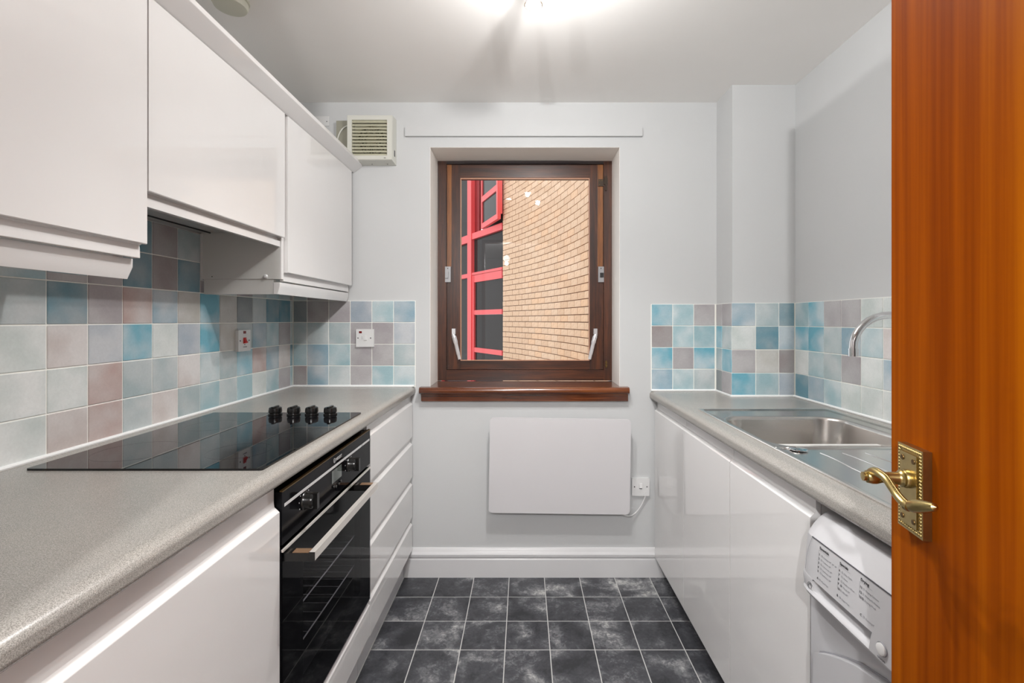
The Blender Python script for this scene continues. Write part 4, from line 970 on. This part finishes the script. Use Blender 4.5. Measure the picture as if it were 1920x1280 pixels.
# hall lamp
t = thing('hall_lamp', (-0.22, -0.95, ZC), 'small round pendant lamp in the hall behind the viewer, mirrored in the window', 'light')
b_ = B(); lathe(b_, [(0.04, 0), (0.04, 0.02), (0.0001, 0.021)], (-0.22, -0.95, ZC-0.001), (0, 0, -1), 28); obj('base', b_, PLAST, t)
b_ = B(); cyl(b_, (-0.22, -0.95, ZC-0.02), (-0.22, -0.95, 2.092), 0.003, seg=8); obj('pendant_cord', b_, PLAST, t)
b_ = B(); lathe(b_, [(0.042*math.sin(math.radians(a)), 0.042*(1-math.cos(math.radians(a)))) for a in (1, 15, 30, 45, 60, 75, 90, 105, 120, 135, 150, 165, 179)], (-0.22, -0.95, 2.091), (0, 0, -1), 32); obj('shade', b_, emis('lit opal shade', (1, 0.97, 0.93, 1), 9), t)

# ------------------------------------------------------------------ outside: curved brick wall
S0 = Vector((-0.306, 6.99))
def arc(s):
    n = 60; p = S0.copy(); ds = s/n
    for k in range(n):
        a = math.radians(29.5-7.22*(ds*(k+0.5))); p = p+Vector((math.sin(a), -math.cos(a)))*ds
    a = math.radians(29.5-7.22*s); return p, Vector((math.sin(a), -math.cos(a)))
wb = thing('brick_wall', (0.3, 5.6, -1.2), 'curved pale buff brick wall seen outside through the window', 'wall')
SL = 3.9; CH = 0.075; BP = 0.2095
b_ = B(); prof = []
fr_, bk_ = [], []
for k in range(27):
    s = SL*k/26; p, d = arc(s); nrm = Vector((-d.y, d.x))      # right of travel
    out_ = -nrm if (-nrm).x < 0 else nrm
    fr_.append(p-out_*0.010); bk_.append(p-out_*0.22)
poly = [(q.x, q.y) for q in fr_]+[(q.x, q.y) for q in bk_[::-1]]
prism(b_, poly, 'z', -1.2, 5.4); obj('mortar_bed', b_, MORTAR, wb)
bk = B(); box(bk, -0.0995, 0.0995, -0.0065, 0.05, -0.0335, 0.0335)
bmesh.ops.recalc_face_normals(bk, faces=bk.faces)
bme = bpy.data.meshes.new('brick'); bk.to_mesh(bme); bk.free(); bme.materials.append(BRICK)
cands = []
z0 = 1.26-0.02-CH*40
for r in range(88):
    z = z0+CH*(r+0.5)
    if z < -1.15 or z > 5.35: continue
    off = (r % 2)*BP/2
    k = 0
    while True:
        s = off+BP*(k+0.5)-(0 if not off else 0); k += 1
        if s+BP/2 > SL: break
        p, d = arc(s); u = U0+F*p.x/p.y; v = V0-F*(z-EYE)/p.y
        vis = 935 < u < 1112 and 325 < v < 685
        cands.append((0 if vis else 1, p.y, s, z, p, d))
    if off:      # half bat at the end
        p, d = arc(BP/4); cands.append((2, p.y, BP/4, z, p, d))
cands.sort(key=lambda c: (c[0], c[1]))
rest = B()
def brick_M(p, d, z, sc=1):
    nrm = Vector((-d.y, d.x)); o2 = -nrm if nrm.x > 0 else nrm     # outward, towards -x (our side)
    m_ = Matrix(((d.x, -o2.x, 0), (d.y, -o2.y, 0), (0, 0, 1))).to_4x4(); m_.translation = Vector((p.x, p.y, z)); return m_
nb = 0
for vis, _, s, z, p, d in cands:
    M_ = brick_M(p, d, z)
    jit = random.uniform(-0.0015, 0.0015)
    if vis == 0 and nb < 300:
        o = bpy.data.objects.new('brick', bme); COL.objects.link(o); o.parent = wb
        Ml = M_.copy(); Ml.translation = M_.translation-wl(wb); o.matrix_local = Ml; nb += 1
    elif vis == 2: box(rest, -0.048, 0.050, -0.0065+jit, 0.05, -0.0335, 0.0335, M_)
    else: box(rest, -0.0995, 0.0995, -0.0065+jit, 0.05, -0.0335, 0.0335, M_)
obj('brickwork', rest, BRICK, wb, smooth=0, kind='stuff')

# ------------------------------------------------------------------ outside: red framed windows beside it
A0 = Vector((-0.314, 7.10, 0)); AD = Vector((-0.523, 0.852, 0)).normalized(); AN = Vector((-AD.y, AD.x, 0)); 
if AN.y > 0: AN = -AN
AM = Matrix((AD, -AN, Vector((0, 0, 1)))).transposed().to_4x4(); AM.translation = A0   # x along facade (away), y into the building, z up
rw = thing('red_window_wall', (-0.9, 8.1, -1.2), 'tall red framed glazing with room darkness coloured into its panes beside the brick wall outside', 'window')
def rb(name, s0, s1, d0, d1, z0, z1, m, parent=None, bev=0.004, lab=None):
    o = obj(name, box(B(), s0, s1, d0, d1, z0, z1, AM), m, parent or rw, bev=bev, seg=1)
    if lab: o['label'] = lab
    return o
rb('mullion', 1.035, 1.19, -0.04, 0.05, -1.2, 5.3, REDP)
rb('mullion', 2.35, 2.47, -0.04, 0.05, -1.2, 5.3, REDP)
for zt_, zb_ in ((2.723, 2.622), (2.058, 2.018), (-0.1, -0.2), (4.1, 4.0)):
    rb('transom', -0.02, 1.034, -0.03, 0.05, zb_, zt_, REDP); rb('transom', 1.191, 2.349, -0.03, 0.05, zb_-0.03, zt_, REDP)
# fixed panes
for a, b2 in ((2.06, 2.615), (-1.1, -0.21), (2.73, 3.99)):
    rb('pane', 1.191, 2.349, 0.02, 0.03, a, b2, DGLASS, bev=0)
rb('pane', 1.191, 2.349, 0.02, 0.03, -0.09, 1.985, DGLASS, bev=0)
rb('pane', 0.0, 1.034, 0.02, 0.03, 2.06, 2.621, DGLASS, bev=0)
# further bays, only glimpsed from the side
for q in range(4):
    a0 = 2.47+1.28*q; a1 = a0+1.16
    rb('mullion', a1, a1+0.12, -0.04, 0.05, -1.2, 5.3, REDP)
    for zt_, zb_ in ((2.723, 2.592), (2.058, 1.988), (-0.1, -0.2), (4.1, 4.0)): rb('transom', a0+0.001, a1-0.001, -0.03, 0.05, zb_, zt_, REDP)
    for z_a, z_b in ((2.06, 2.585), (-1.1, -0.21), (2.73, 3.99), (-0.09, 1.98), (4.11, 5.3)): rb('pane', a0+0.001, a1-0.001, 0.02, 0.03, z_a, z_b, DGLASS, bev=0)
# lower casement
cs = rb('casement', 0.0, 0.975, -0.02, 0.02, 1.893, 2.012, REDP)
rb('casement_stile', 0.965, 1.033, -0.025, 0.02, 0.0, 2.012, REDP, cs)
rb('casement_rail', 0.0, 0.964, -0.02, 0.02, 1.350, 1.427, REDP, cs)
rb('casement_rail', 0.0, 0.964, -0.02, 0.02, 0.726, 0.803, REDP, cs)
rb('casement_rail', 0.0, 0.964, -0.02, 0.02, 0.0, 0.1, REDP, cs)
for a, b2 in ((1.428, 1.892), (0.804, 1.349), (0.101, 0.725)): rb('casement_pane', 0.0, 0.964, 0.005, 0.012, a, b2, DGLASS, cs, 0)
# upper bay with open casement
rb('red_panel', 0.86, 1.033, 0.03, 0.06, 2.73, 3.99, REDD, lab='dark red inner panel beside the open casement')
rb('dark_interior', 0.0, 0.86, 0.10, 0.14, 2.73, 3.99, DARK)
C0 = A0+AD*0.70; CE = Vector((-0.365, 6.90, 0)); CD = (CE-C0).normalized(); CN = Vector((CD.y, -CD.x, 0)); CL = (CE-C0).length
if CN.x > 0: CN = -CN
CM = Matrix((CD, -CN, Vector((0, 0, 1)))).transposed().to_4x4(); CM.translation = C0
def cb(name, s0, s1, d0, d1, z0, z1, m, parent=None, bev=0.003):
    return obj(name, box(B(), s0, s1, d0, d1, z0, z1, CM), m, parent or rw, bev=bev, seg=1)
oc = cb('open_casement', 0.0, CL, -0.02, 0.03, 2.745, 2.825, REDP); oc['label'] = 'red casement standing open'
cb('casement_stile', 0.0, 0.05, -0.02, 0.03, 2.826, 3.95, REDP, oc); cb('casement_stile', CL-0.06, CL, -0.02, 0.055, 2.826, 3.95, REDP, oc)
cb('casement_rail', 0.051, CL-0.061, -0.02, 0.03, 3.17, 3.26, REDP, oc); cb('casement_rail', 0.051, CL-0.061, -0.02, 0.03, 3.86, 3.95, REDP, oc)
for a, b2 in ((2.826, 3.169), (3.261, 3.859)): cb('casement_pane', 0.051, CL-0.061, 0.0, 0.008, a, b2, DGLASS, oc, 0)
# ground outside and the upper end of the glazing
struct('ground_outside', bx(-8, 8, YB+0.33, 14, -1.4, -1.2), PAVE, 'paved ground of the courtyard outside', 'ground')
print('objects', len(bpy.data.objects))
